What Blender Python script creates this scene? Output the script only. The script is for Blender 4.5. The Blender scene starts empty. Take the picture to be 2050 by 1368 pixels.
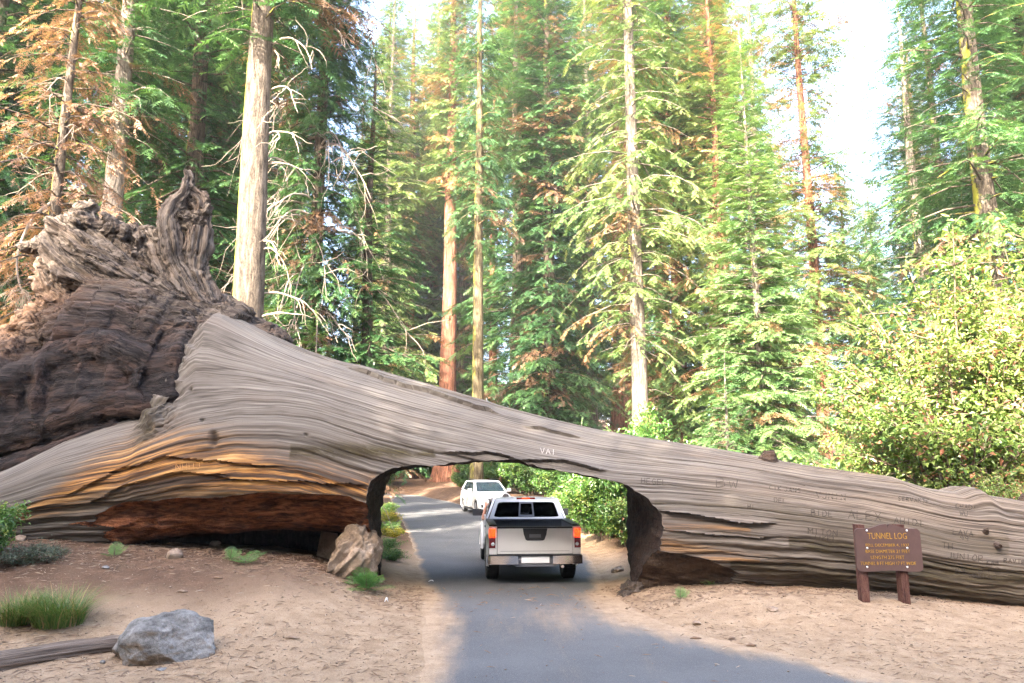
import bpy, bmesh, math, random
import numpy as np
from mathutils import Vector, Matrix

# ---------------------------------------------------------------- camera, sky, sun, exposure
SC = bpy.context.scene
COL = SC.collection
F, PITCH, CZ = 1480.6, math.radians(9.7), 2.3          # focal length in photo pixels, tilt up, eye height

cam_data = bpy.data.cameras.new('camera')
cam_data.lens, cam_data.sensor_width = 26.0, 36.0
cam_data.clip_start, cam_data.clip_end = 0.1, 3000
cam = bpy.data.objects.new('camera', cam_data)
COL.objects.link(cam)
cam.location = (0, 0, CZ)
cam.rotation_euler = (math.pi / 2 + PITCH, 0, 0)
SC.camera = cam

SUN_EL, SUN_AZ = math.radians(31), math.radians(207)    # azimuth clockwise from +Y: behind the camera, to the left
world = bpy.data.worlds.new('World')
SC.world = world
world.use_nodes = True
wn = world.node_tree
wn.nodes.clear()
sky = wn.nodes.new('ShaderNodeTexSky')
sky.sky_type = 'NISHITA'
sky.sun_disc = False
sky.sun_elevation = SUN_EL
sky.sun_rotation = SUN_AZ
sky.air_density, sky.dust_density, sky.ozone_density = 0.75, 4.0, 0.3
bg = wn.nodes.new('ShaderNodeBackground')
bg.inputs['Strength'].default_value = 0.15
wo = wn.nodes.new('ShaderNodeOutputWorld')
wn.links.new(sky.outputs[0], bg.inputs[0])
wn.links.new(bg.outputs[0], wo.inputs[0])

sun_data = bpy.data.lights.new('sun', 'SUN')
sun_data.energy = 4.5
sun_data.angle = math.radians(0.53)
sun_data.color = (1.0, 0.90, 0.76)
sun = bpy.data.objects.new('sun', sun_data)
COL.objects.link(sun)
to_sun = Vector((math.sin(SUN_AZ) * math.cos(SUN_EL), math.cos(SUN_AZ) * math.cos(SUN_EL), math.sin(SUN_EL)))
sun.rotation_euler = to_sun.to_track_quat('Z', 'Y').to_euler()
sun.location = (-20, -30, 40)

SC.view_settings.view_transform = 'Standard'
SC.view_settings.look = 'None'
SC.view_settings.gamma = 1.0
SC.view_settings.use_curve_mapping = False
SC.view_settings.exposure = 3.72
SC.cycles.use_denoising = True
SC.cycles.denoiser = 'OPENIMAGEDENOISE'
SC.cycles.denoising_prefilter = 'NONE'
SC.cycles.max_bounces = 8
SC.cycles.diffuse_bounces = 4
SC.cycles.transparent_max_bounces = 8
SC.cycles.sample_clamp_indirect = 1.2
SC.cycles.blur_glossy = 1.0
SC.cycles.caustics_reflective = False
SC.cycles.caustics_refractive = False

# ---------------------------------------------------------------- where a photo pixel lies in the place
def _bd(v):
    b = (684 - v) / F
    den = math.cos(PITCH) - b * math.sin(PITCH)
    return b, den
def slope(v):
    b, den = _bd(v)
    return (math.sin(PITCH) + b * math.cos(PITCH)) / den
def at(u, v, Y):
    b, den = _bd(v)
    return Vector((Y * (u - 1025) / F / den, Y, CZ + Y * slope(v)))
def on_z(u, v, z=0.0):
    return at(u, v, (z - CZ) / slope(v))
def to_px(V):
    V = np.asarray(V, float)
    c, s = math.cos(PITCH), math.sin(PITCH)
    dz = V[..., 2] - CZ
    fw = np.maximum(V[..., 1] * c + dz * s, 0.1)
    up = -V[..., 1] * s + dz * c
    return 1025 + F * V[..., 0] / fw, 684 - F * up / fw

# ---------------------------------------------------------------- noise
_rs = np.random.RandomState(11)
PERM = np.concatenate([_rs.permutation(256)] * 2)
GRAD = _rs.normal(size=(256, 3)); GRAD /= np.linalg.norm(GRAD, axis=1)[:, None]
def perlin(p):
    p = np.asarray(p, float)
    pi = np.floor(p).astype(np.int64)
    f = p - pi
    w = f * f * f * (f * (f * 6 - 15) + 10)
    pi &= 255
    out = 0
    for i in (0, 1):
        a = PERM[pi[:, 0] + i & 255]
        wx = w[:, 0] if i else 1 - w[:, 0]
        for j in (0, 1):
            b = PERM[(a + pi[:, 1] + j) & 255]
            wy = w[:, 1] if j else 1 - w[:, 1]
            for k in (0, 1):
                g = GRAD[PERM[(b + pi[:, 2] + k) & 255]]
                wz = w[:, 2] if k else 1 - w[:, 2]
                out = out + wx * wy * wz * ((f[:, 0] - i) * g[:, 0] + (f[:, 1] - j) * g[:, 1] + (f[:, 2] - k) * g[:, 2])
    return out * 1.6
def fbm(p, octs=4, gain=0.5):
    p = np.asarray(p, float); a = 1.0; o = 0; 
    for i in range(octs):
        o = o + a * perlin(p * 2 ** i + 17.3 * i); a *= gain
    return o
def sstep(a, b, x):
    t = np.clip((np.asarray(x, float) - a) / (b - a), 0, 1)
    return t * t * (3 - 2 * t)

# ---------------------------------------------------------------- objects
def tag(o, label=None, cat=None, group=None, kind=None):
    if label: o['label'] = label
    if cat: o['category'] = cat
    if group: o['group'] = group
    if kind: o['kind'] = kind
    return o
def empty(name, loc=(0, 0, 0), rz=0.0, parent=None):
    o = bpy.data.objects.new(name, None)
    o.empty_display_size = 0.1
    COL.objects.link(o)
    o.location = loc; o.rotation_euler = (0, 0, rz)
    if parent: o.parent = parent
    return o
def mesh_np(name, V, faces, mats=(), smooth=True, attrs=None, midx=None):
    """faces: list of (n,k) int arrays"""
    me = bpy.data.meshes.new(name)
    V = np.ascontiguousarray(V, np.float32)
    if not isinstance(faces, (list, tuple)): faces = [faces]
    faces = [np.asarray(f, np.int32) for f in faces if len(f)]
    loops = np.concatenate([f.ravel() for f in faces])
    tot = np.concatenate([np.full(len(f), f.shape[1], np.int32) for f in faces])
    start = np.concatenate([[0], np.cumsum(tot)[:-1]]).astype(np.int32)
    me.vertices.add(len(V)); me.vertices.foreach_set('co', V.ravel())
    me.loops.add(len(loops)); me.loops.foreach_set('vertex_index', loops.astype(np.int32))
    me.polygons.add(len(tot)); me.polygons.foreach_set('loop_start', start)
    for m in mats: me.materials.append(m)
    if midx is not None: me.polygons.foreach_set('material_index', np.asarray(midx, np.int32))
    me.update(calc_edges=True)
    me.polygons.foreach_set('use_smooth', np.full(len(tot), bool(smooth)))
    for k, a in (attrs or {}).items():
        a = np.asarray(a, np.float32)
        if a.ndim == 1:
            at_ = me.attributes.new(k, 'FLOAT', 'POINT'); at_.data.foreach_set('value', a)
        else:
            at_ = me.attributes.new(k, 'FLOAT_VECTOR', 'POINT'); at_.data.foreach_set('vector', a.ravel())
    me.validate()
    return me
def link(name, me, parent=None, loc=None, rot=None, scale=None):
    o = bpy.data.objects.new(name, me)
    COL.objects.link(o)
    if parent: o.parent = parent
    if loc is not None: o.location = loc
    if rot is not None: o.rotation_euler = rot
    if scale is not None: o.scale = (scale,) * 3 if isinstance(scale, (int, float)) else scale
    return o
def bm_obj(name, bm, mat, parent=None, bevel=0.0, segs=2, smooth=None):
    if bevel > 0:
        bmesh.ops.bevel(bm, geom=[e for e in bm.edges if len(e.link_faces) == 2 and e.calc_face_angle(0) > 0.35],
                        offset=bevel, segments=segs, profile=0.6, affect='EDGES', clamp_overlap=True)
    bmesh.ops.recalc_face_normals(bm, faces=bm.faces)
    me = bpy.data.meshes.new(name)
    bm.to_mesh(me); bm.free()
    me.materials.append(mat)
    sm = (bevel > 0) if smooth is None else smooth
    if sm:
        me.polygons.foreach_set('use_smooth', np.full(len(me.polygons), True))
        me.set_sharp_from_angle(angle=math.radians(38))
    return link(name, me, parent)
def evaluated(o):
    dg = bpy.context.evaluated_depsgraph_get(); dg.update()
    return bpy.data.meshes.new_from_object(o.evaluated_get(dg), depsgraph=dg)
def children(o): return [c for c in bpy.data.objects if c.parent == o]
def copy_tree(o, parent=None, kids=None):
    c = o.copy(); COL.objects.link(c)
    if parent: c.parent = parent
    for ch in o.children: copy_tree(ch, c)
    return c
def bm_box(bm, x0, x1, y0, y1, z0, z1, M=None):
    vs = [bm.verts.new(Vector(p) if M is None else M @ Vector(p)) for p in
          ((x0,y0,z0),(x1,y0,z0),(x1,y1,z0),(x0,y1,z0),(x0,y0,z1),(x1,y0,z1),(x1,y1,z1),(x0,y1,z1))]
    for f in ((3,2,1,0),(4,5,6,7),(0,1,5,4),(1,2,6,5),(2,3,7,6),(3,0,4,7)):
        bm.faces.new([vs[i] for i in f])
def box_obj(name, dims, mat, parent=None, bevel=0.0, segs=2):
    bm = bmesh.new(); bm_box(bm, *dims)
    return bm_obj(name, bm, mat, parent, bevel, segs)
def bm_prism(bm, pts, axis, a, b):
    """pts: 2D outline, extruded along axis ('x','y','z') between a and b"""
    def mk(p, t):
        return Vector({'x': (t, p[0], p[1]), 'y': (p[0], t, p[1]), 'z': (p[0], p[1], t)}[axis])
    A = [bm.verts.new(mk(p, a)) for p in pts]; B = [bm.verts.new(mk(p, b)) for p in pts]
    bm.faces.new(A); bm.faces.new(B[::-1])
    n = len(pts)
    for i in range(n):
        bm.faces.new((A[i], A[(i + 1) % n], B[(i + 1) % n], B[i]))
def tube_np(pts, radii, sides=8, cap=True, seed=None, rough=0.0):
    pts = np.asarray(pts, float); n = len(pts)
    radii = np.broadcast_to(np.asarray(radii, float), (n,))
    d = np.gradient(pts, axis=0); d /= np.linalg.norm(d, axis=1)[:, None] + 1e-9
    ref = np.array([0, 0, 1.0]) if abs(d[0, 2]) < 0.9 else np.array([1.0, 0, 0])
    n1 = np.cross(d[0], ref); n1 /= np.linalg.norm(n1)
    N1 = []
    for i in range(n):
        n1 = n1 - d[i] * np.dot(n1, d[i]); n1 /= np.linalg.norm(n1) + 1e-9
        N1.append(n1)
    N1 = np.array(N1); N2 = np.cross(d, N1)
    a = np.arange(sides) / sides * 2 * math.pi
    V = pts[:, None] + radii[:, None, None] * (np.cos(a)[None, :, None] * N1[:, None] + np.sin(a)[None, :, None] * N2[:, None])
    V = V.reshape(-1, 3)
    i = np.arange(n - 1)[:, None] * sides; j = np.arange(sides)[None]
    j2 = (j + 1) % sides
    Fq = np.stack([i + j, i + j2, i + sides + j2, i + sides + j], -1).reshape(-1, 4)
    if cap:
        V = np.concatenate([V, pts[:1], pts[-1:]])
        c0, c1 = n * sides, n * sides + 1
        k = np.arange(sides); k2 = (k + 1) % sides
        T = np.concatenate([np.stack([k2, k, np.full(sides, c0)], -1),
                            np.stack([(n - 1) * sides + k, (n - 1) * sides + k2, np.full(sides, c1)], -1)])
        return V, Fq, T
    return V, Fq, np.zeros((0, 3), int)
def join_np(parts):
    Vs, Q, T, o = [], [], [], 0
    for V, q, t in parts:
        Vs.append(V); Q.append(np.asarray(q).reshape(-1, 4) + o); T.append(np.asarray(t).reshape(-1, 3) + o); o += len(V)
    return np.concatenate(Vs), np.concatenate(Q), np.concatenate(T)
def smooth_path(keys, n):
    """Catmull-Rom through keys"""
    K = np.asarray(keys, float); m = len(K)
    t = np.linspace(0, m - 1, n); i = np.clip(t.astype(int), 0, m - 2); f = (t - i)[:, None]
    p0 = K[np.maximum(i - 1, 0)]; p1 = K[i]; p2 = K[i + 1]; p3 = K[np.minimum(i + 2, m - 1)]
    return 0.5 * (2 * p1 + (p2 - p0) * f + (2 * p0 - 5 * p1 + 4 * p2 - p3) * f ** 2 + (3 * p1 - p0 - 3 * p2 + p3) * f ** 3)
# ---------------------------------------------------------------- materials
class NB:
    def __init__(s, name):
        s.m = bpy.data.materials.new(name); s.m.use_nodes = True
        s.t = s.m.node_tree; s.t.nodes.clear()
        s.out = s.t.nodes.new('ShaderNodeOutputMaterial')
    def n(s, typ, **kw):
        nd = s.t.nodes.new('ShaderNode' + typ)
        for k, v in kw.items():
            if k.startswith('i_'):
                key = k[2:]
                key = int(key) if key.isdigit() else key.replace('_', ' ')
                s.set(nd.inputs[key], v)
            else: setattr(nd, k, v)
        return nd
    def set(s, sock, v):
        if isinstance(v, bpy.types.NodeSocket): s.t.links.new(v, sock)
        elif isinstance(v, bpy.types.Node): s.t.links.new(v.outputs[0], sock)
        else:
            if isinstance(v, tuple) and len(v) == 3 and sock.type == 'RGBA': v = v + (1,)
            sock.default_value = v
    def attr(s, name): return s.n('Attribute', attribute_name=name)
    def gen(s): return s.n('TexCoord').outputs['Object']
    def mapping(s, vec, scale=(1, 1, 1), loc=(0, 0, 0)):
        return s.n('Mapping', i_Vector=vec, i_Scale=scale, i_Location=loc).outputs[0]
    def noise(s, vec, scale, detail=4, rough=0.55, dist=0.0):
        nd = s.n('TexNoise', i_Scale=scale, i_Detail=detail, i_Roughness=rough, i_Distortion=dist)
        if vec is not None: s.set(nd.inputs['Vector'], vec)
        return nd.outputs[0]
    def voro(s, vec, scale, feature='F1'):
        nd = s.n('TexVoronoi', feature=feature, i_Scale=scale)
        s.set(nd.inputs['Vector'], vec)
        return nd
    def ramp(s, fac, stops):
        nd = s.n('ValToRGB', i_Fac=fac)
        e = nd.color_ramp.elements
        while len(e) < len(stops): e.new(0.5)
        for el, (p, c) in zip(e, stops):
            el.position = p
            el.color = (c, c, c, 1) if isinstance(c, (int, float)) else tuple(c) + (1,)
        return nd.outputs[0]
    def mix(s, fac, a, b, mode='MIX'):
        nd = s.n('MixRGB', blend_type=mode, i_Fac=fac); s.set(nd.inputs[1], a); s.set(nd.inputs[2], b)
        return nd.outputs[0]
    def math(s, op, a, b=0.0, clamp=False):
        nd = s.n('Math', operation=op, use_clamp=clamp); s.set(nd.inputs[0], a); s.set(nd.inputs[1], b)
        return nd.outputs[0]
    def bump(s, h, dist=0.02, strength=1.0, normal=None):
        nd = s.n('Bump', i_Height=h, i_Distance=dist, i_Strength=strength)
        if normal is not None: s.set(nd.inputs['Normal'], normal)
        return nd.outputs[0]
    def surf(s, col, rough=0.8, normal=None, metal=0.0, spec=0.3, **kw):
        b = s.n('BsdfPrincipled')
        s.set(b.inputs['Base Color'], col); s.set(b.inputs['Roughness'], rough); s.set(b.inputs['Metallic'], metal)
        s.set(b.inputs['Specular IOR Level'], spec)
        if normal is not None: s.set(b.inputs['Normal'], normal)
        for k, v in kw.items(): s.set(b.inputs[k.replace('_', ' ')], v)
        s.t.links.new(b.outputs[0], s.out.inputs[0])
        return s.m

def m_log():
    b = NB('weathered_log_wood')
    g = b.attr('grain').outputs['Vector']                 # x along the grain, y across it
    w = b.attr('wood')                                      # orange stain, moss/rot and painted crevice dark, warm tint
    ws = b.n('SeparateColor', i_Color=w.outputs['Color'])
    stain, moss, warm = ws.outputs[0], ws.outputs[1], ws.outputs[2]
    broad = b.noise(b.mapping(g, (0.5, 1.6, 1)), 1.0, 4, 0.6)
    fib = b.noise(b.mapping(g, (0.40, 30, 1)), 1.0, 5, 0.6, 0.1)
    fine = b.noise(b.mapping(g, (2.2, 120, 1)), 1.0, 3, 0.6)
    streak = b.noise(b.mapping(g, (0.34, 12, 1), (3, 7, 0)), 1.0, 6, 0.72, 0.2)
    check = b.noise(b.mapping(g, (24, 5, 1), (1, 5, 0)), 1.0, 4, 0.7)
    grey = b.ramp(fib, [(0.30, (0.040, 0.034, 0.029)), (0.43, (0.095, 0.083, 0.073)), (0.57, (0.148, 0.132, 0.117)), (0.80, (0.24, 0.222, 0.203))])
    tan = b.ramp(fib, [(0.30, (0.045, 0.032, 0.023)), (0.43, (0.125, 0.094, 0.069)), (0.58, (0.215, 0.168, 0.126)), (0.82, (0.33, 0.27, 0.213))])
    col = b.mix(b.math('MULTIPLY', warm, b.ramp(broad, [(0.3, 0.35), (0.65, 1.0)])), grey, tan)
    col = b.mix(b.ramp(broad, [(0.52, 0.0), (0.78, 0.45)]), col, (0.15, 0.115, 0.09))
    col = b.mix(b.ramp(check, [(0.25, 0.25), (0.45, 0.0)]), col, (0.09, 0.07, 0.055))
    org = b.ramp(streak, [(0.34, (0.018, 0.011, 0.008)), (0.44, (0.060, 0.034, 0.021)), (0.495, (0.15, 0.075, 0.034)), (0.54, (0.36, 0.17, 0.045)), (0.63, (0.50, 0.29, 0.11)), (0.80, (0.22, 0.16, 0.12))])
    org = b.mix(b.ramp(fine, [(0.3, 0.35), (0.6, 0.0)]), org, (0.06, 0.03, 0.018))
    sf = b.math('MULTIPLY', b.math('MULTIPLY', stain, b.ramp(streak, [(0.30, 0.85), (0.50, 1.0)])), b.ramp(b.noise(b.mapping(g, (0.7, 3.0, 1), (6, 6, 0)), 1.0, 5, 0.7), [(0.30, 0.75), (0.50, 1.0)]))
    col = b.mix(sf, col, org)
    mf = b.math('MULTIPLY', moss, b.ramp(b.noise(b.mapping(g, (1.6, 7, 1), (9, 2, 0)), 1.0, 6, 0.75), [(0.32, 0.0), (0.50, 1.0)]))
    col = b.mix(mf, col, b.mix(b.ramp(fine, [(0.45, 0.0), (0.6, 1.0)]), (0.028, 0.022, 0.016), (0.075, 0.062, 0.028)))
    def lines(sc, loc, w):
        nz = b.noise(b.mapping(g, sc, loc), 1.0, 4, 0.5, 0.0)
        return b.ramp(nz, [(0.5 - w, 0.0), (0.5, 1.0), (0.5 + w, 0.0)])
    ln = b.math('MAXIMUM', lines((0.09, 2.6, 1), (0, 0, 0), .015), b.math('MULTIPLY', lines((0.16, 5.5, 1), (5, 3, 0), .032), 0.9))
    ln = b.math('MAXIMUM', ln, b.math('MULTIPLY', lines((0.5, 14.0, 1), (7, 1, 0), .03), 0.35))
    ln = b.math('MULTIPLY', ln, b.ramp(b.noise(b.mapping(g, (0.6, 1.2, 1), (2, 8, 0)), 1.0, 3, 0.6), [(0.40, 0.15), (0.60, 1.0)]))
    col = b.mix(b.math('MULTIPLY', ln, 0.85), col, (0.035, 0.028, 0.023))
    crack = b.attr('crack').outputs['Fac']
    col = b.mix(b.math('MULTIPLY', crack, 0.7), col, (0.03, 0.024, 0.02))
    h = b.math('ADD', b.math('MULTIPLY', fib, 0.7), b.math('MULTIPLY', fine, 0.35))
    h = b.math('SUBTRACT', h, b.math('MULTIPLY', ln, 0.6))
    h = b.math('ADD', h, b.math('MULTIPLY', b.ramp(check, [(0.2, 0.0), (0.4, 0.35)]), 1.0))
    return b.surf(col, 0.88, b.bump(h, 0.012, 0.45), spec=0.12)

def m_core():
    """cut faces: tunnel lining and the rotten hollow"""
    b = NB('dark_cut_wood')
    p = b.gen()
    red = b.attr('wood')
    ws = b.n('SeparateColor', i_Color=red.outputs['Color'])
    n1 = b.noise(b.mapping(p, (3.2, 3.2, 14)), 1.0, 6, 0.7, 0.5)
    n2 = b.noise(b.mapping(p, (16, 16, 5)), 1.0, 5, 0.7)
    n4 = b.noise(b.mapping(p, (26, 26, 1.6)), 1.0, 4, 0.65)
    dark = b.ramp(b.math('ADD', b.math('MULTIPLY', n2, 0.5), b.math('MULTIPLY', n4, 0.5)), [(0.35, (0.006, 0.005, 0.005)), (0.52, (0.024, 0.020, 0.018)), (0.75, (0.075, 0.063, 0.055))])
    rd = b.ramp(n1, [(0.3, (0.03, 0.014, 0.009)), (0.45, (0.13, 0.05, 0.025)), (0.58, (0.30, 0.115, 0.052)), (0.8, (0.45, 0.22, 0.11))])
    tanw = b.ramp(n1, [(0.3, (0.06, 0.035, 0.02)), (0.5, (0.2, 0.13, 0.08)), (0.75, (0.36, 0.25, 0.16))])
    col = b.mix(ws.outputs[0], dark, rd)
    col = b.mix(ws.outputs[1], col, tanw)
    h = b.math('ADD', n1, b.math('MULTIPLY', n2, 0.8))
    return b.surf(col, 0.9, b.bump(h, 0.05, 1.0), spec=0.1)

def m_root():
    b = NB('burnt_root_wood')
    g = b.attr('grain').outputs['Vector']
    w = b.n('SeparateColor', i_Color=b.attr('wood').outputs['Color'])
    fib = b.noise(b.mapping(g, (0.8, 20, 20)), 1.0, 6, 0.75, 0.5)
    fine = b.noise(b.mapping(g, (3.5, 60, 60)), 1.0, 3, 0.6)
    blot = b.noise(b.mapping(g, (0.9, 2.2, 2.2), (4, 1, 2)), 1.0, 5, 0.65)
    grey = b.ramp(fib, [(0.32, (0.018, 0.015, 0.013)), (0.45, (0.075, 0.060, 0.050)), (0.60, (0.150, 0.125, 0.105)), (0.85, (0.25, 0.218, 0.19))])
    brn = b.ramp(fib, [(0.3, (0.022, 0.015, 0.011)), (0.5, (0.115, 0.072, 0.047)), (0.8, (0.24, 0.165, 0.11))])
    col = b.mix(b.ramp(blot, [(0.50, 0.0), (0.68, 0.5)]), grey, brn)
    char = b.ramp(fib, [(0.3, (0.008, 0.007, 0.008)), (0.5, (0.024, 0.020, 0.020)), (0.68, (0.058, 0.045, 0.040)), (0.9, (0.14, 0.11, 0.095))])
    char = b.mix(b.ramp(blot, [(0.48, 0.0), (0.68, 0.6)]), char, b.ramp(fib, [(0.3, (0.028, 0.016, 0.012)), (0.6, (0.11, 0.062, 0.043)), (0.85, (0.22, 0.15, 0.115))]))
    col = b.mix(w.outputs[0], col, char)
    col = b.mix(b.math('MULTIPLY', w.outputs[1], 0.85), col, b.ramp(fine, [(0.3, (0.05, 0.022, 0.012)), (0.7, (0.27, 0.14, 0.075))]))
    nz = b.noise(b.mapping(g, (0.25, 4.5, 4.5), (3, 3, 3)), 1.0, 4, 0.6, 0.3)
    ln = b.ramp(nz, [(0.485, 0.0), (0.5, 1.0), (0.515, 0.0)])
    col = b.mix(b.math('MULTIPLY', ln, 0.8), col, (0.012, 0.010, 0.009))
    h = b.math('SUBTRACT', b.math('ADD', fib, b.math('MULTIPLY', fine, 0.4)), b.math('MULTIPLY', ln, 0.5))
    return b.surf(col, 0.9, b.bump(h, 0.05, 1.0), spec=0.1)

def m_bark(name, dark, mid, light, moss=0.0, vs=5.0, lichen=(0.42, 0.40, 0.06)):
    b = NB(name)
    p = b.gen()
    n1 = b.noise(b.mapping(p, (vs * 2.2, vs * 2.2, vs * 0.32)), 1.0, 5, 0.7, 0.6)
    n2 = b.noise(p, 0.55, 4, 0.6)
    n3 = b.noise(b.mapping(p, (vs * 7, vs * 7, vs * 3.0)), 1.0, 4, 0.65)
    f = b.math('ADD', b.math('MULTIPLY', n1, 0.75), b.math('MULTIPLY', n3, 0.3))
    col = b.ramp(f, [(0.41, dark), (0.52, mid), (0.65, light)])
    col = b.mix(b.ramp(n2, [(0.4, 0.0), (0.7, 0.5)]), col, dark)
    if moss:
        nx = b.n('SeparateXYZ', i_Vector=b.n('NewGeometry').outputs['Normal']).outputs[0]
        mm = b.math('ADD', b.noise(b.mapping(p, (1.5, 1.5, 0.8)), 1.0, 6, 0.75), b.math('MULTIPLY', nx, -0.2))
        col = b.mix(b.ramp(mm, [(0.74 - 0.2 * moss, 0.0), (0.84 - 0.2 * moss, 0.9)]), col, lichen)
    return b.surf(col, 0.9, b.bump(f, 0.06, 1.0), spec=0.1)

def m_leaf(name, stops, brown=(0.20, 0.085, 0.04), trans=0.35, gloss=0.04, rnd=0.35):
    """foliage: colour runs along the per-leaf 'tint'; tint above 1 is dead needles"""
    b = NB(name)
    t = b.attr('tint').outputs['Fac']
    r = b.n('ObjectInfo').outputs['Random']
    tt = b.math('ADD', t, b.math('MULTIPLY', b.math('SUBTRACT', r, 0.5), rnd))
    col = b.ramp(tt, stops)
    dead = b.math('GREATER_THAN', t, 1.02)
    dcol = b.ramp(b.math('SUBTRACT', t, 1.0), [(0.0, tuple(c * 0.5 for c in brown)), (0.5, brown), (1.0, tuple(min(1, c * 1.6) for c in brown))])
    col = b.mix(dead, col, dcol)
    df = b.n('BsdfDiffuse', i_Color=col)
    tr = b.n('BsdfTranslucent', i_Color=b.mix(1.0, col, (1.0, 1.0, 0.6), 'MULTIPLY'))
    mx = b.n('MixShader', i_0=trans); b.t.links.new(df.outputs[0], mx.inputs[1]); b.t.links.new(tr.outputs[0], mx.inputs[2])
    gl = b.n('BsdfGlossy', i_Color=(0.9, 0.95, 0.9), i_Roughness=0.45)
    m2 = b.n('MixShader', i_0=gloss); b.t.links.new(mx.outputs[0], m2.inputs[1]); b.t.links.new(gl.outputs[0], m2.inputs[2])
    b.t.links.new(m2.outputs[0], b.out.inputs[0])
    return b.m

def dirt_color(b, p):
    n1 = b.noise(p, 0.35, 5, 0.6)
    n2 = b.noise(p, 3.5, 6, 0.7)
    n3 = b.noise(p, 46, 4, 0.75)
    v = b.voro(p, 34).outputs['Distance']
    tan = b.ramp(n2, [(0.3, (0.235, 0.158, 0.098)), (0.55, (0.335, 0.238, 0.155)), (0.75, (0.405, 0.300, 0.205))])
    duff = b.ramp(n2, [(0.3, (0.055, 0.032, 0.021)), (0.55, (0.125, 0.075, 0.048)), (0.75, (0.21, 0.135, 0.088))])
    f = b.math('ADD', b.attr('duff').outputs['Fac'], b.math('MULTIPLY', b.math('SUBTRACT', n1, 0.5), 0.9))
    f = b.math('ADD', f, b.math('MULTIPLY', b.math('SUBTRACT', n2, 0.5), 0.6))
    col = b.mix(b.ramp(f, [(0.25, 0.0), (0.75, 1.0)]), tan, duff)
    col = b.mix(b.ramp(n3, [(0.30, 0.6), (0.45, 0.0)]), col, (0.10, 0.065, 0.045))
    col = b.mix(b.ramp(n3, [(0.57, 0.0), (0.75, 0.5)]), col, (0.50, 0.42, 0.34))
    h = b.math('ADD', b.math('MULTIPLY', n2, 0.8), b.math('MULTIPLY', n3, 0.45))
    h = b.math('ADD', h, b.math('MULTIPLY', b.ramp(v, [(0.0, 1.0), (0.3, 0.0)]), 0.2))
    return col, h
def m_dirt():
    b = NB('forest_dirt')
    col, h = dirt_color(b, b.gen())
    return b.surf(col, 0.95, b.bump(h, 0.05, 0.9), spec=0.08)
def m_road():
    b = NB('dusty_asphalt')
    p = b.gen()
    col, h = dirt_color(b, p)
    big = b.noise(p, 0.5, 5, 0.6); agg = b.noise(p, 110, 3, 0.8); v = b.voro(p, 75).outputs['Distance']
    drag = b.noise(b.mapping(p, (2.2, 0.35, 1)), 1.0, 6, 0.65)
    asp = b.ramp(big, [(0.3, (0.074, 0.074, 0.076)), (0.7, (0.112, 0.111, 0.113))])
    asp = b.mix(b.ramp(agg, [(0.54, 0.0), (0.70, 0.85)]), asp, (0.24, 0.24, 0.24))
    asp = b.mix(b.ramp(v, [(0.0, 0.5), (0.22, 0.0)]), asp, (0.05, 0.05, 0.052))
    d = b.attr('dust').outputs['Fac']
    d = b.math('ADD', d, b.math('MULTIPLY', b.math('SUBTRACT', drag, 0.5), 1.1))
    d = b.math('ADD', d, b.math('MULTIPLY', b.math('SUBTRACT', agg, 0.5), 0.9))
    f = b.ramp(d, [(0.25, 0.0), (0.45, 0.22), (0.85, 1.0)])
    c = b.mix(f, asp, col)
    nrm = b.bump(b.math('ADD', b.math('MULTIPLY', agg, 0.5), b.math('MULTIPLY', h, 0.4)), 0.012, 0.8)
    return b.surf(c, 0.9, nrm, spec=0.2)
def m_rock(name, c0, c1, c2, sc=3.0):
    b = NB(name)
    p = b.gen()
    n = b.noise(p, sc, 8, 0.7); n2 = b.noise(p, sc * 9, 4, 0.7); n3 = b.noise(b.mapping(p, (1, 1, 3)), sc * 0.6, 4, 0.6, 1.0)
    col = b.ramp(b.math('ADD', b.math('MULTIPLY', n, 0.7), b.math('MULTIPLY', n2, 0.3)), [(0.35, c0), (0.5, c1), (0.68, c2)])
    nz = b.n('SeparateXYZ', i_Vector=b.n('NewGeometry').outputs['Normal']).outputs[2]
    col = b.mix(b.ramp(b.math('SUBTRACT', n3, b.math('MULTIPLY', nz, 0.3)), [(0.42, 0.0), (0.62, 0.75)]), col, (0.17, 0.125, 0.085))
    return b.surf(col, 0.9, b.bump(b.math('ADD', n, b.math('MULTIPLY', n2, 0.35)), 0.05, 1.0), spec=0.2)
def m_plain(name, col, rough=0.5, metal=0.0, spec=0.5, nz=0.0, sc=20, coat=0.0):
    b = NB(name)
    c = col
    nrm = None
    if nz:
        n = b.noise(b.gen(), sc, 4, 0.65)
        c = b.mix(b.ramp(n, [(0.3, nz), (0.6, 0.0)]), col, tuple(x * 0.45 for x in col))
        nrm = b.bump(n, 0.004, 0.5)
    return b.surf(c, rough, nrm, metal, spec, Coat_Weight=coat, Coat_Roughness=0.05)
def m_paint(name, col, metal=0.25):
    b = NB(name)
    p = b.gen()
    d = b.noise(p, 2.2, 5, 0.6)
    z = b.n('SeparateXYZ', i_Vector=p).outputs[2]
    low = b.math('ADD', b.ramp(z, [(0.3, 0.35), (0.75, 0.0)]), b.math('MULTIPLY', b.math('SUBTRACT', d, 0.5), 0.5))
    c = b.mix(b.math('MULTIPLY', low, 0.25, True), col, (0.33, 0.27, 0.21))
    return b.surf(c, b.math('ADD', 0.28, b.math('MULTIPLY', d, 0.15)), None, metal, 0.5, Coat_Weight=0.6, Coat_Roughness=0.08)
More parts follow.
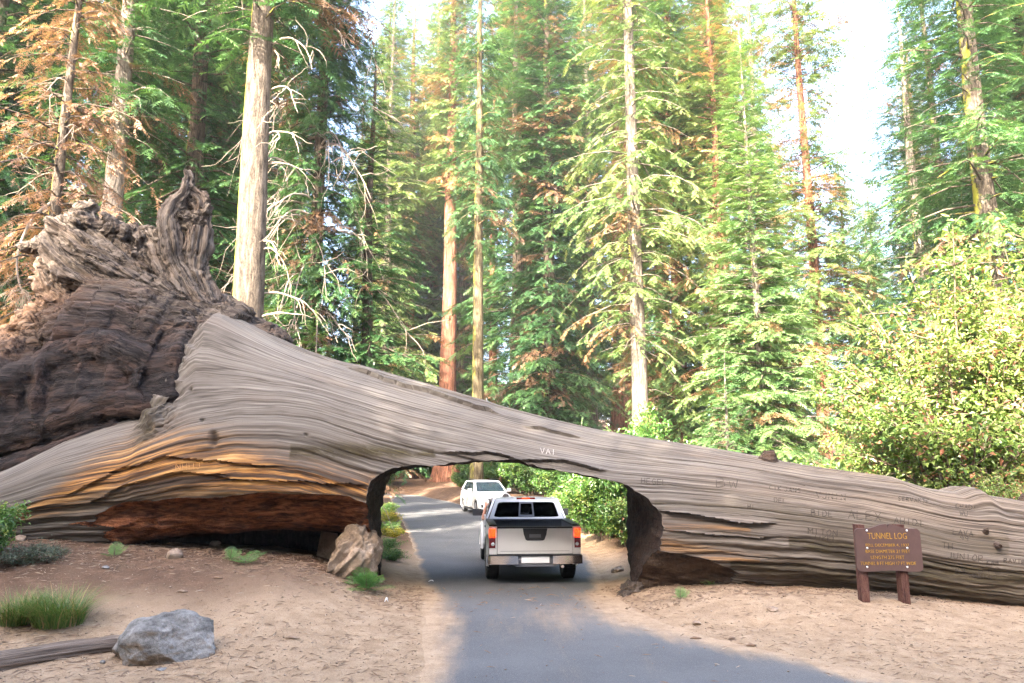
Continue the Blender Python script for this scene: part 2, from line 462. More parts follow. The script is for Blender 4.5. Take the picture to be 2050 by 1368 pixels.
def m_glass(name, tint=(0.03, 0.035, 0.035), alpha=0.55):
    b = NB(name)
    tr = b.n('BsdfTransparent', i_Color=tuple(1 - alpha + 0.0 * c for c in tint))
    gl = b.n('BsdfGlossy', i_Color=(1, 1, 1), i_Roughness=0.02)
    lw = b.n('Fresnel', i_IOR=1.5)
    mx = b.n('MixShader', i_0=lw.outputs[0]); b.t.links.new(tr.outputs[0], mx.inputs[1]); b.t.links.new(gl.outputs[0], mx.inputs[2])
    b.t.links.new(mx.outputs[0], b.out.inputs[0])
    return b.m
def m_emit(name, col, strength, base):
    b = NB(name)
    n = b.voro(b.gen(), 45).outputs['Distance']
    return b.surf(base, 0.2, None, 0.0, 0.5, Emission_Color=b.mix(b.ramp(n, [(0.05, 0.0), (0.5, 1.0)]), (1.0, 0.20, 0.01), (0.75, 0.02, 0.004)), Emission_Strength=strength, Coat_Weight=0.5)
# ---------------------------------------------------------------- ground and road
RY = np.array([-40, 2, 5, 7, 8.5, 9.2, 10.15, 11.6, 13.0, 14.25, 15.8, 19.5, 24.9, 31.4, 36, 40, 45, 52, 58, 63, 66.5, 69.5, 71.5])
RL = np.array([-9.0, -2.2, -1.25, -1.0, -.95, -1.02, -1.10, -1.26, -1.40, -1.55, -1.79, -2.36, -3.27, -4.44, -5.35, -6.1, -7.0, -8.25, -9.3, -10.1, -13.0, -18.0, -30.0])
RR = np.array([30.0, 17.0, 10.0, 6.4, 4.40, 3.83, 3.05, 2.18, 1.86, 1.74, 1.78, 1.95, 1.85, 1.25, .25, -1.0, -2.6, -4.2, -6.2, -7.6, -9.6, -12.0, -26.0])
def road_edges(y): return np.interp(y, RY, RL), np.interp(y, RY, RR)
def ground_z(x, y):
    x = np.asarray(x, float); y = np.asarray(y, float)
    l, r = road_edges(y)
    dl, dr = l - x, x - r
    far = 1 - 0.55 * sstep(22, 45, y)
    left = np.interp(dl, [0, .35, 1, 2.3, 5.5, 8, 14, 30], [0, .03, .16, .60, .90, 1.16, 1.35, 1.5]) * sstep(8.2, 13.4, y - 0.12 * dl) * far
    right = np.interp(dr, [0, .25, .8, 1.8, 3.2, 4.8, 7, 12, 30], [0, .02, .14, .26, .24, .16, 0.0, .1, .6]) * sstep(10.6, 13.2, y + 0.18 * dr)
    right = right + sstep(16.5, 22, y) * np.interp(dr, [0, .5, 3, 12], [0, 0, .35, .9])
    pts = np.stack([x.ravel(), y.ravel(), np.zeros(x.size)], -1)
    off = np.minimum(np.maximum(np.maximum(dl, dr), 0), 1.0).ravel()
    n = (0.05 * fbm(pts * 0.5, 3) + 0.018 * fbm(pts * 2.7, 3)) * off
    hill = 26 * sstep(90, 420, np.hypot(x, y))
    return (left + right + hill) + n.reshape(x.shape)

M_DIRT, M_ROAD = m_dirt(), m_road()
def axis_steps(bounds):
    out = []
    for a, b, s in bounds: out.append(np.arange(a, b, s))
    return np.concatenate(out + [[bounds[-1][1]]])
gx = axis_steps([(-420, -60, 40), (-60, -20, 2.5), (-20, -11, .5), (-11, 12, .075), (12, 20, .5), (20, 60, 2.5), (60, 420, 40)])
gy = axis_steps([(-330, -30, 40), (-30, 4, 2), (4, 7, .3), (7, 17, .075), (17, 26, .25), (26, 70, 1.0), (70, 120, 5), (120, 520, 40)])
GX, GY = np.meshgrid(gx, gy)
GZ = ground_z(GX, GY)
l_, r_ = road_edges(GY)
inroad = np.minimum(GX - l_, r_ - GX)
GZ = GZ - 0.03 * sstep(0.12, 0.3, inroad)
d_off = np.maximum(np.maximum(l_ - GX, GX - r_), 0)
# needle litter lies under the log and beyond it, bare trodden dirt in front
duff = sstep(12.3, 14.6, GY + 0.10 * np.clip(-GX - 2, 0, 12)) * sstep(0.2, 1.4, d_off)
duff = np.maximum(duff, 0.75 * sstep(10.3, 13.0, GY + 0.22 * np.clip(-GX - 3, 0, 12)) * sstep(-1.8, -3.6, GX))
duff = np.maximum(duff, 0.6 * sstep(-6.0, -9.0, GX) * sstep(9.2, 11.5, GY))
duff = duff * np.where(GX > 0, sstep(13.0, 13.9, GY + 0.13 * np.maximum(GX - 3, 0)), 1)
nx_, ny_ = len(gx), len(gy)
ii = (np.arange(ny_ - 1)[:, None] * nx_ + np.arange(nx_ - 1)[None]).ravel()
GF = np.stack([ii, ii + 1, ii + nx_ + 1, ii + nx_], -1)
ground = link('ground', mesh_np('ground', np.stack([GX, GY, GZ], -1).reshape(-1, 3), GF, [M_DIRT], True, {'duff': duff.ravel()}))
tag(ground, kind='structure')

ry = np.concatenate([np.arange(-20, 4, 1.0), np.arange(4, 30, .2), np.arange(30, 71.5, .5)])
rt = np.linspace(0, 1, 41)
el, er = road_edges(ry)
wob = 0.10 * fbm(np.stack([ry * .8, ry * 0, ry * 0], -1), 3); wob2 = 0.10 * fbm(np.stack([ry * .8, ry * 0 + 9, ry * 0], -1), 3)
L2, R2 = el - .12 + wob, er + .12 + wob2
RX = L2[:, None] + (R2 - L2)[:, None] * rt[None]
RYY = np.repeat(ry[:, None], 41, 1)
RZ = np.maximum(ground_z(RX, RYY), 0.0) + 0.006 - 0.012 * (np.minimum(rt, 1 - rt)[None] < 0.01)
de = np.minimum(RX - L2[:, None], R2[:, None] - RX)
near = sstep(20, 9, RYY)
wl = np.interp(RYY, [5, 8, 10.5, 12, 13.5, 15, 18, 60], [.3, .45, .7, .9, .75, .45, .25, .3])
wr = np.interp(RYY, [5, 8, 10.5, 12, 13.5, 15, 18, 60], [.9, 1.0, 1.15, 1.3, 1.05, .5, .35, .3])
dust = np.maximum(1.15 - (RX - L2[:, None]) / wl, 1.15 - (R2[:, None] - RX) / wr)
dust = np.clip(dust, 0, 1.2)
band = np.exp(-((RYY - 12.0 - 0.1 * RX) / 1.5) ** 2) * np.clip(1 - np.abs(RX - 0.9) / 1.9, 0, 1)
dust = np.maximum(dust, 0.42 * band + 0.12)
k = (np.arange(len(ry) - 1)[:, None] * 41 + np.arange(40)[None]).ravel()
road = link('road', mesh_np('road', np.stack([RX, RYY, RZ], -1).reshape(-1, 3), np.stack([k, k + 1, k + 42, k + 41], -1), [M_ROAD], True, {'dust': dust.ravel(), 'duff': np.zeros(dust.size)}))
tag(road, kind='structure')
def gpt(u, v):
    """where the sight line through a photo pixel meets the ground"""
    y = 5.0
    best = None
    for y in np.arange(5, 90, 0.05):
        p = at(u, v, y)
        if p.z <= float(ground_z(np.array([p.x]), np.array([p.y]))[0]):
            return Vector((p.x, p.y, float(ground_z(np.array([p.x]), np.array([p.y]))[0])))
    return at(u, v, 60)
def gz1(x, y): return float(ground_z(np.array([x]), np.array([y]))[0])
# ---------------------------------------------------------------- the fallen giant and its tunnel
M_LOG, M_CORE, M_ROOT = m_log(), m_core(), m_root()
log = empty('fallen_log', (0.0, 15.0, 0.0))
tag(log, 'huge grey weathered fallen sequoia trunk with a road tunnel cut through it', 'log')
LOG_OFF = np.array([0.0, 15.0, 0.0])

TOPK = np.array([(-420, 1040), (-300, 1010), (-200, 990), (-80, 962), (0, 943), (60, 914), (150, 866), (250, 830), (318, 813), (332, 800), (345, 765), (372, 700), (395, 655),
                 (420, 626), (440, 631), (480, 650), (520, 669), (560, 687), (600, 703), (650, 720), (700, 735), (800, 761), (900, 788), (1000, 815), (1100, 840), (1200, 860),
                 (1300, 876), (1400, 891), (1500, 907), (1600, 926), (1700, 941), (1765, 950), (1792, 953), (1815, 962), (1860, 976), (1915, 984), (1940, 975), (1958, 973), (1978, 988), (2050, 999), (2200, 1023), (2500, 1065), (2900, 1110)], float)
KU = np.array([-420, -300, 0, 200, 330, 400, 520, 700, 1000, 1300, 1700, 2050, 2400, 2900], float)
KYC = np.array([13.75, 13.8, 14.2, 14.7, 15.1, 15.4, 15.4, 15.15, 14.85, 14.65, 14.05, 13.35, 12.7, 11.8])
KRY = np.array([.45, .55, .85, 1.25, 1.7, 1.95, 1.95, 1.65, 1.45, 1.38, 1.25, 1.08, .95, .8])
us = np.concatenate([np.linspace(-420, 300, 120, endpoint=False), np.linspace(300, 450, 80, endpoint=False), np.linspace(450, 2050, 420, endpoint=False), np.linspace(2050, 2900, 60)])
yc = np.interp(us, KU, KYC); ry_ = np.interp(us, KU, KRY)
vt = np.interp(us, TOPK[:, 0], TOPK[:, 1])
ker = np.exp(-np.linspace(-2, 2, 5) ** 2); ker /= ker.sum()
vt = np.convolve(np.pad(vt, 2, mode='edge'), ker, 'valid')
vt_crest = vt.copy()                                                      # the torn upper edge of the shell
low = np.interp(us, [-420, 60, 150, 250, 330, 400, 470, 540, 600, 660], [0, 0, 0, 0, 0, 1, 1, 1, 1, 0])
vt_flow = np.interp(us, [-420, -200, 0, 60, 150, 250, 330, 430, 520, 600, 660], [1040, 990, 943, 914, 866, 830, 800, 748, 722, 716, 724])
mixf = ((us > 325) & (us < 660))
vt = np.where(mixf, np.maximum(vt, vt_flow), vt)
vt = np.where(us > 1700, np.interp(us, [1700, 1860, 2050, 2200, 2500, 2900], [942, 979, 1004, 1025, 1066, 1110]), vt)
k9 = np.exp(-np.linspace(-2, 2, 21) ** 2); k9 /= k9.sum()
vt = np.convolve(np.pad(vt, 10, mode='edge'), k9, 'valid')
ycen = yc - 0.3 * ry_
bb = (684 - (vt * 0.6 + 1100 * 0.4)) / F
xs = ycen * (us - 1025) / F / (math.cos(PITCH) - bb * math.sin(PITCH))
zb = ground_z(xs, yc - 0.6 * ry_) - 0.22
mt = np.array([slope(v) for v in vt])
th_ = np.linspace(0, math.pi, 91)
lo = np.full(len(us), 0.05); hi = np.full(len(us), 5.0)
for _ in range(40):
    mid = (lo + hi) / 2
    Z = zb[:, None] + mid[:, None] * (1 + np.sin(th_)[None]); Y = yc[:, None] - ry_[:, None] * np.cos(th_)[None]
    sl = ((Z - CZ) / Y).max(1)
    hi = np.where(sl > mt, mid, hi); lo = np.where(sl > mt, lo, mid)
rz = (lo + hi) / 2
mtc = np.array([slope(v) for v in vt_crest])
crest = np.maximum(mtc - mt, 0) * (yc - 0.3 * ry_)
NT_F, NT_B = 330, 95
th = np.concatenate([np.linspace(-1.15, 1.95, NT_F, endpoint=False), np.linspace(1.95, 2 * math.pi - 1.15, NT_B, endpoint=False)])
C, S = np.cos(th), np.sin(th)
X = np.repeat(xs[:, None], len(th), 1)
Y = yc[:, None] - ry_[:, None] * np.sign(C) * np.abs(C)[None] ** 0.92
Z = zb[:, None] + rz[:, None] * (1 + np.sign(S) * np.abs(S)[None] ** 0.92)
Z = Z + crest[:, None] * sstep(0.35, 1.1, th - 0.0)[None] * sstep(math.pi + .3, math.pi - .6, th)[None]
# grain coordinates: lines of equal angle run along the trunk
Ravg = 2.0
gs = np.repeat(np.concatenate([[0], np.cumsum(np.hypot(np.diff(xs), np.diff(zb + rz)))])[:, None], len(th), 1)
gt = np.repeat((th * Ravg)[None], len(us), 0)
nrm = np.stack([np.zeros_like(X), -C[None] / ry_[:, None], S[None] / rz[:, None]], -1)
nrm /= np.linalg.norm(nrm, axis=-1, keepdims=True)
gp = np.stack([gs, gt, np.zeros_like(gs)], -1).reshape(-1, 3)
lip = (np.exp(-((us - 360) / 45.0) ** 2)[:, None] * sstep(0.15, 0.7, th)[None])                       # the broken edge of the shell
wav = 0.04 * fbm(gp * [0.22, 0.55, 1], 2) + 0.0025 * fbm(gp * [0.14, 5, 1] + 31, 4, .55) + 0.0012 * fbm(gp * [0.35, 22, 1] + 7, 3, .6)
ledge = fbm(gp * [0.09, 3.4, 1] + 50, 4, .5)
wav += 0.004 * np.tanh(7 * ledge)
rough_low = 0.022 * fbm(gp * [0.9, 6, 1] + 12, 4, .6) + 0.02 * np.tanh(5 * fbm(gp * [.35, 4.2, 1] + 70, 3))
disp = wav.reshape(X.shape)
lp = np.stack([X, Y, Z], -1).reshape(-1, 3)
disp = disp + lip * (0.16 * fbm(lp * 2.6, 4, .6)).reshape(X.shape)
pu, pv = to_px(np.stack([X, Y, Z], -1))
front = (C > -0.15)[None]
# drying cracks: grooves that follow the grain
crack = np.zeros_like(disp)
rc = np.random.RandomState(5)
for i in range(150):
    t0 = rc.uniform(-0.75, 1.75); s0 = rc.uniform(4, gs.max() - 6); L = rc.uniform(1.0, 7.5) if i > 25 else rc.uniform(5, 12)
    wd = rc.uniform(.007, .013) if i > 25 else rc.uniform(.014, .028); dp = rc.uniform(.006, .018) if i > 25 else rc.uniform(.015, .04)
    cols = np.where((gs[:, 0] > s0) & (gs[:, 0] < s0 + L))[0]
    if len(cols) < 4: continue
    f = (gs[cols, 0] - s0) / L
    tt = t0 * Ravg + 0.05 * fbm(np.stack([gs[cols, 0] * .6, np.full(len(cols), i * 3.7), np.zeros(len(cols))], -1), 3) + rc.uniform(-.05, .05) * f
    e = np.exp(-((gt[cols] - tt[:, None]) / wd) ** 2) * np.sqrt(np.clip(np.sin(f * math.pi), 0, 1))[:, None]
    disp[cols] -= dp * e
    crack[cols] = np.maximum(crack[cols], e)
# long splintered ledges read in the photograph
def ledge_line(pts, depth, width, sharp):
    """the wood above the line stands proud of the wood below it"""
    P = np.array(pts, float)
    vv = np.interp(pu, P[:, 0], P[:, 1]); ok = ((pu > P[0, 0]) & (pu < P[-1, 0])) * front
    w = np.clip((pu - P[0, 0]) / 30, 0, 1) * np.clip((P[-1, 0] - pu) / 30, 0, 1)
    jag = 3.0 * fbm(np.stack([gs * 2.5, gs * 0, gs * 0 + depth * 50], -1).reshape(-1, 3), 3).reshape(pu.shape)
    d = (vv + jag - pv)                                        # >0 above the line
    return ok * w * depth * np.where(d > 0, np.exp(-d / width), -0.45 * np.exp(d / (width * .5)) * sharp)
disp = disp + ledge_line([(1312, 1022), (1360, 1028), (1420, 1036), (1480, 1046), (1555, 1047)], .12, 16, 1)
disp = disp + ledge_line([(1320, 1060), (1450, 1070), (1560, 1078)], .05, 14, 1)
disp = disp + ledge_line([(690, 737), (780, 765), (900, 800), (1005, 832)], .07, 10, 1)
disp = disp + ledge_line([(880, 905), (1000, 908), (1040, 922), (1130, 926), (1220, 945)], .07, 12, 1)
disp = disp + ledge_line([(1040, 852), (1110, 866), (1170, 880)], .05, 8, 1)
disp = disp + ledge_line([(420, 950), (520, 962), (640, 968), (735, 972)], .07, 14, 1)
disp = disp + ledge_line([(120, 1000), (230, 945), (330, 915), (450, 925), (560, 935)], .05, 18, 1)
disp = disp + ledge_line([(160, 1015), (260, 968), (360, 945), (470, 950)], .05, 14, 1)
_lowv = np.interp(pu, [-400, 0, 120, 250, 420, 600, 740, 1300, 1400, 1700, 2100], [1010, 1010, 985, 915, 880, 915, 925, 1025, 1035, 1085, 1130])
lowmask = sstep(-12, 25, pv - _lowv) * front * ((pu < 760) | (pu > 1290))
disp = disp + lowmask * rough_low.reshape(X.shape)
for hu_, hv_, ha_, hb_ in ((428, 880, 9, 16), (382, 779, 4, 4), (404, 841, 4, 3), (612, 870, 4, 3)):
    e = np.exp(-(((pu - hu_) / ha_) ** 2 + ((pv - hv_) / hb_) ** 2) ** 2) * front
    disp = disp - .10 * e * (ha_ / 9); crack = np.maximum(crack, e)  # shallow pits; the dark inside the holes is painted with the crack colour
V = np.stack([X, Y, Z], -1) + nrm * disp[..., None]
V[..., 0] += (lip * (0.30 * fbm(gp * [0.01, 2.2, 1] + 80, 4, .7) + .05 * fbm(lp * 9, 3)).reshape(X.shape))
# stains, rot and warm wood, placed where the trunk carries them; crevice dark painted at the lip
def band_mask(pts, wid):
    P = np.array(pts, float); vv = np.interp(pu, P[:, 0], P[:, 1])
    w = np.interp(pu, P[:, 0], np.array(wid, float))
    return np.exp(-(np.abs(pv - vv) / w) ** 2.6) * (pu > P[0, 0] - 20) * (pu < P[-1, 0] + 20) * front
stain = band_mask([(40, 1035), (110, 1005), (180, 964), (260, 938), (350, 932), (450, 940), (560, 958), (650, 970), (735, 982)], [12, 28, 42, 54, 66, 60, 48, 36, 26])
stain = np.maximum(stain, 0.55 * band_mask([(1325, 1092), (1400, 1105), (1500, 1120)], [16, 14, 8]))
stain = np.maximum(stain, 0.5 * band_mask([(1330, 1048), (1400, 1050), (1480, 1060)], [12, 10, 6]))
moss = 1.0 * band_mask([(600, 905), (680, 903), (760, 905), (850, 908)], [14, 19, 16, 8])
moss = np.maximum(moss, 0.95 * band_mask([(1600, 1085), (1680, 1100), (1760, 1125), (1850, 1140), (2100, 1165)], [10, 24, 34, 26, 20]))
moss = np.maximum(moss, 0.75 * band_mask([(1480, 1130), (1600, 1145), (1750, 1165), (1900, 1180), (2100, 1205)], [10, 24, 26, 24, 20]))
moss = np.maximum(moss, 0.45 * band_mask([(1330, 1010), (1500, 1020), (1700, 1050), (2000, 1090)], [10, 16, 22, 26]))
moss = np.maximum(moss, 0.85 * np.exp(-((us - 338) / 22.0) ** 2)[:, None] * sstep(.2, .5, th)[None])  # shade of the crevice at the broken edge, painted through the moss mask
moss = np.maximum(moss, 0.5 * band_mask([(-100, 1050), (60, 1040), (200, 995), (300, 985), (740, 1000)], [25, 22, 20, 14, 12]))
warm = sstep(1150, 1850, pu) * (0.5 + 0.5 * sstep(1080, 960, pv - (pu - 1500) * 0.1))
warm = np.maximum(warm, 0.35 * band_mask([(150, 985), (300, 960), (450, 970), (740, 1000)], [50, 60, 60, 40]))
nA = len(us); nB = len(th)
i = (np.arange(nA - 1)[:, None] * nB + np.arange(nB)[None]); i2 = np.arange(nA - 1)[:, None] * nB + ((np.arange(nB) + 1) % nB)[None]
LF = np.stack([i, i + nB, i2 + nB, i2], -1).reshape(-1, 4)
Vf = V.reshape(-1, 3)
Vc = np.concatenate([Vf, V[0].mean(0)[None], V[-1].mean(0)[None]])
kk = np.arange(nB); k2 = (kk + 1) % nB
T0 = np.stack([np.full(nB, nA * nB), kk, k2], -1); T1 = np.stack([np.full(nB, nA * nB + 1), (nA - 1) * nB + k2, (nA - 1) * nB + kk], -1)
def padd(a): a = a.reshape(nA * nB, -1); return np.concatenate([a, a[:1], a[-1:]])
wood = padd(np.stack([stain, moss, warm], -1)); grain = padd(np.stack([gs, gt, gs * 0], -1)); ckA = padd(crack)[:, 0]
log_me = mesh_np('log_shell', Vc - LOG_OFF, [LF, np.concatenate([T0, T1])], [M_LOG, M_CORE], True, {'grain': grain, 'wood': wood, 'crack': ckA})

def loft_cutter(rings, wood_rgb, name):
    """rings: (n,m,3) closed rings -> closed solid"""
    R = np.asarray(rings); n, m = R.shape[:2]
    Vv = np.concatenate([R.reshape(-1, 3), R[0].mean(0)[None], R[-1].mean(0)[None]])
    a = np.arange(n - 1)[:, None] * m + np.arange(m)[None]; b = np.arange(n - 1)[:, None] * m + ((np.arange(m) + 1) % m)[None]
    Q = np.stack([a, b, b + m, a + m], -1).reshape(-1, 4)
    j = np.arange(m); j2 = (j + 1) % m
    T = np.concatenate([np.stack([np.full(m, n * m), j2, j], -1), np.stack([np.full(m, n * m + 1), (n - 1) * m + j, (n - 1) * m + j2], -1)])
    W = np.broadcast_to(np.asarray(wood_rgb, float), (n * m, 3)) if np.ndim(wood_rgb) == 1 else np.asarray(wood_rgb).reshape(-1, 3)
    W = np.concatenate([W, W[:1], W[-1:]])
    me = mesh_np(name, Vv - LOG_OFF, [Q, T], [M_LOG, M_CORE], True, {'grain': Vv, 'wood': W, 'crack': np.zeros(len(Vv))},
                 midx=np.ones(len(Q) + len(T), int))
    bm = bmesh.new(); bm.from_mesh(me); bmesh.ops.recalc_face_normals(bm, faces=bm.faces)
    if bm.calc_volume(signed=True) < 0: bmesh.ops.reverse_faces(bm, faces=bm.faces)
    bm.to_mesh(me); bm.free()
    return link(name, me, log)
# the tunnel: outline on the near face and on the far face, joined straight through
front_px = [(768, 1330), (756, 1180), (752, 1130), (744, 1090), (735, 1040), (733, 1000), (738, 975), (752, 955), (778, 941), (820, 932), (880, 927), (950, 924), (1020, 927), (1090, 937), (1160, 949), (1225, 962), (1262, 976), (1290, 994), (1308, 1018), (1315, 1050), (1312, 1090), (1300, 1130), (1284, 1160), (1276, 1185), (1274, 1330)]
back_px = [(765, 1250), (763, 1130), (761, 1095), (759, 1060), (760, 1025), (764, 995), (770, 970), (780, 951), (800, 941), (835, 934), (890, 928), (955, 924), (1020, 925), (1085, 932), (1150, 941), (1200, 949), (1225, 955), (1238, 965), (1245, 985), (1246, 1015), (1247, 1050), (1249, 1090), (1252, 1130), (1254, 1160), (1254, 1250)]
fw = smooth_path([at(u, v, 13.6) for u, v in front_px], 170); bw = smooth_path([at(u, v, 16.4) for u, v in back_px], 170)
rings = []
for y in np.linspace(11.6, 18.2, 72):
    f = (y - 13.6) / 2.8
    r = fw + (bw - fw) * f
    r[:, 1] = y
    c = r.mean(0)
    rad = r - c; rad[:, 1] = 0; rad /= np.linalg.norm(rad, axis=1)[:, None]
    nn = 0.07 * fbm(r * [1.1, .8, 1.1] + 3, 3) + 0.035 * fbm(r * [5, 2.0, 5], 3) + 0.02 * fbm(r * [14, 4, 14], 2)
    r = r + rad * nn[:, None]
    rings.append(r)
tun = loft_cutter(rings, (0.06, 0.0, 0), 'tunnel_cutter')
# the rotten hollow under the left flank: a lip, then a red wall that slopes away, the black void below it painted dark
hu = np.linspace(95, 752, 130)
lipv = np.interp(hu, [95, 175, 250, 330, 420, 520, 620, 700, 735, 752], [1066, 1036, 1008, 1000, 997, 992, 991, 996, 1010, 1032])
dep = np.interp(hu, [95, 230, 330, 600, 720, 752], [.10, .4, .75, .95, .85, .55])
rings = []; hw = []
for u_, v_, d_ in zip(hu, lipv, dep):
    c_y = float(np.interp(u_, us, yc - ry_))
    p = np.array(at(u_, v_, c_y + 0.08))
    g0 = gz1(p[0], c_y + .4)
    prof = [(c_y - 1.4, p[2]), (c_y - 0.3, p[2] + .01), (c_y + .1, p[2] + .02), (c_y + .1 + .45 * d_, p[2] + .0), (c_y + .1 + .62 * d_, p[2] - .10), (c_y + .1 + .60 * d_, p[2] - .28),
            (c_y + .12 + .75 * d_, p[2] - .52), (c_y + .15 + 1.25 * d_, p[2] - .70), (c_y + .3 + 2.2 * d_, min(p[2] - .74, g0 + .5)), (c_y + .3 + 2.4 * d_, g0 - .4), (c_y - 1.4, g0 - .8)]
    q = []
    for a, b_ in zip(prof, prof[1:] + prof[:1]):
        for t in np.linspace(0, 1, 8, endpoint=False): q.append((a[0] + (b_[0] - a[0]) * t, a[1] + (b_[1] - a[1]) * t))
    q = np.array(q)
    r = np.stack([np.full(len(q), p[0]), q[:, 0], q[:, 1]], -1)
    n3 = 0.09 * fbm(r * [1.0, 2, 2.2], 3) + 0.04 * fbm(r * [2.5, 6, 9], 3)
    r[:, 1] += n3 * 1.2; r[:, 2] += n3 * 0.5
    rings.append(r)
    low = sstep(p[2] - .80, p[2] - .58, q[:, 1])  # red fades to near black: shade of the void put into the colour
    hw.append(np.stack([low * 1.0, 0 * low, 0 * low], -1))
hol = loft_cutter(rings, np.array(hw), 'hollow_cutter')
# the split at the foot of the right leg
hu = np.linspace(1270, 1530, 50)
lipv = np.interp(hu, [1270, 1310, 1360, 1420, 1460, 1500, 1530], [1095, 1102, 1108, 1122, 1138, 1155, 1166])
rings = []; hw = []
for u_, v_ in zip(hu, lipv):
    c_y = float(np.interp(u_, us, yc)); ryy = float(np.interp(u_, us, ry_)); zbb = float(np.interp(u_, us, zb)); rzz = float(np.interp(u_, us, rz))
    p0 = at(u_, v_, c_y - .8 * ryy)
    sn = np.clip((p0.z - zbb) / rzz - 1, -.98, .98); yf = c_y - ryy * math.sqrt(1 - sn * sn)
    p = np.array(at(u_, v_, yf))
    d_ = np.interp(u_, [1270, 1320, 1450, 1530], [.4, .38, .25, .04])
    prof = [(yf - 1.5, p[2] + .01), (yf - .1, p[2] + .01), (yf + .55 * d_, p[2] - .01), (yf + .8 * d_, p[2] - .1), (yf + .75 * d_ + .1, p[2] - .3), (yf + d_ + .3, p[2] - .6), (yf + d_ + .6, p[2] - 1.2), (yf - 1.5, p[2] - 1.2)]
    q = []
    for a, b_ in zip(prof, prof[1:] + prof[:1]):
        for t in np.linspace(0, 1, 8, endpoint=False): q.append((a[0] + (b_[0] - a[0]) * t, a[1] + (b_[1] - a[1]) * t))
    q = np.array(q); r = np.stack([np.full(len(q), p[0]), q[:, 0], q[:, 1]], -1)
    n3 = 0.03 * fbm(r * [2, 6, 9], 3); r[:, 1] += n3; r[:, 2] += .5 * n3
    rings.append(r); hw.append(np.tile([.06, .22, 0], (len(q), 1)))
spl = loft_cutter(rings, np.array(hw), 'split_cutter')

tmp = link('trunk', log_me, log)
cur = log_me
for cutter in (hol, spl, tun):
    md = tmp.modifiers.new('cut', 'BOOLEAN'); md.operation = 'DIFFERENCE'; md.object = cutter; md.solver = 'MANIFOLD'
    new = evaluated(tmp); tmp.modifiers.clear(); tmp.data = new; cur = new
for o in (tun, hol, spl): bpy.data.objects.remove(o)
trunk_log = tmp
trunk_log.data.polygons.foreach_set('use_smooth', np.full(len(trunk_log.data.polygons), True))
trunk_log.data.set_sharp_from_angle(angle=math.radians(50))
print('log polys', len(trunk_log.data.polygons), [m.name for m in trunk_log.data.materials])
from mathutils.bvhtree import BVHTree
_m = trunk_log.data
log_bvh = BVHTree.FromPolygons([v.co + Vector(LOG_OFF) for v in _m.vertices], [p.vertices[:] for p in _m.polygons])
def log_hit(u, v, back=0.0):
    """point and normal on the trunk where the photo pixel's sight line meets it"""
    o = Vector((0, 0, CZ)); d = (at(u, v, 10) - o).normalized()
    h = log_bvh.ray_cast(o, d)
    return h[0], h[1]
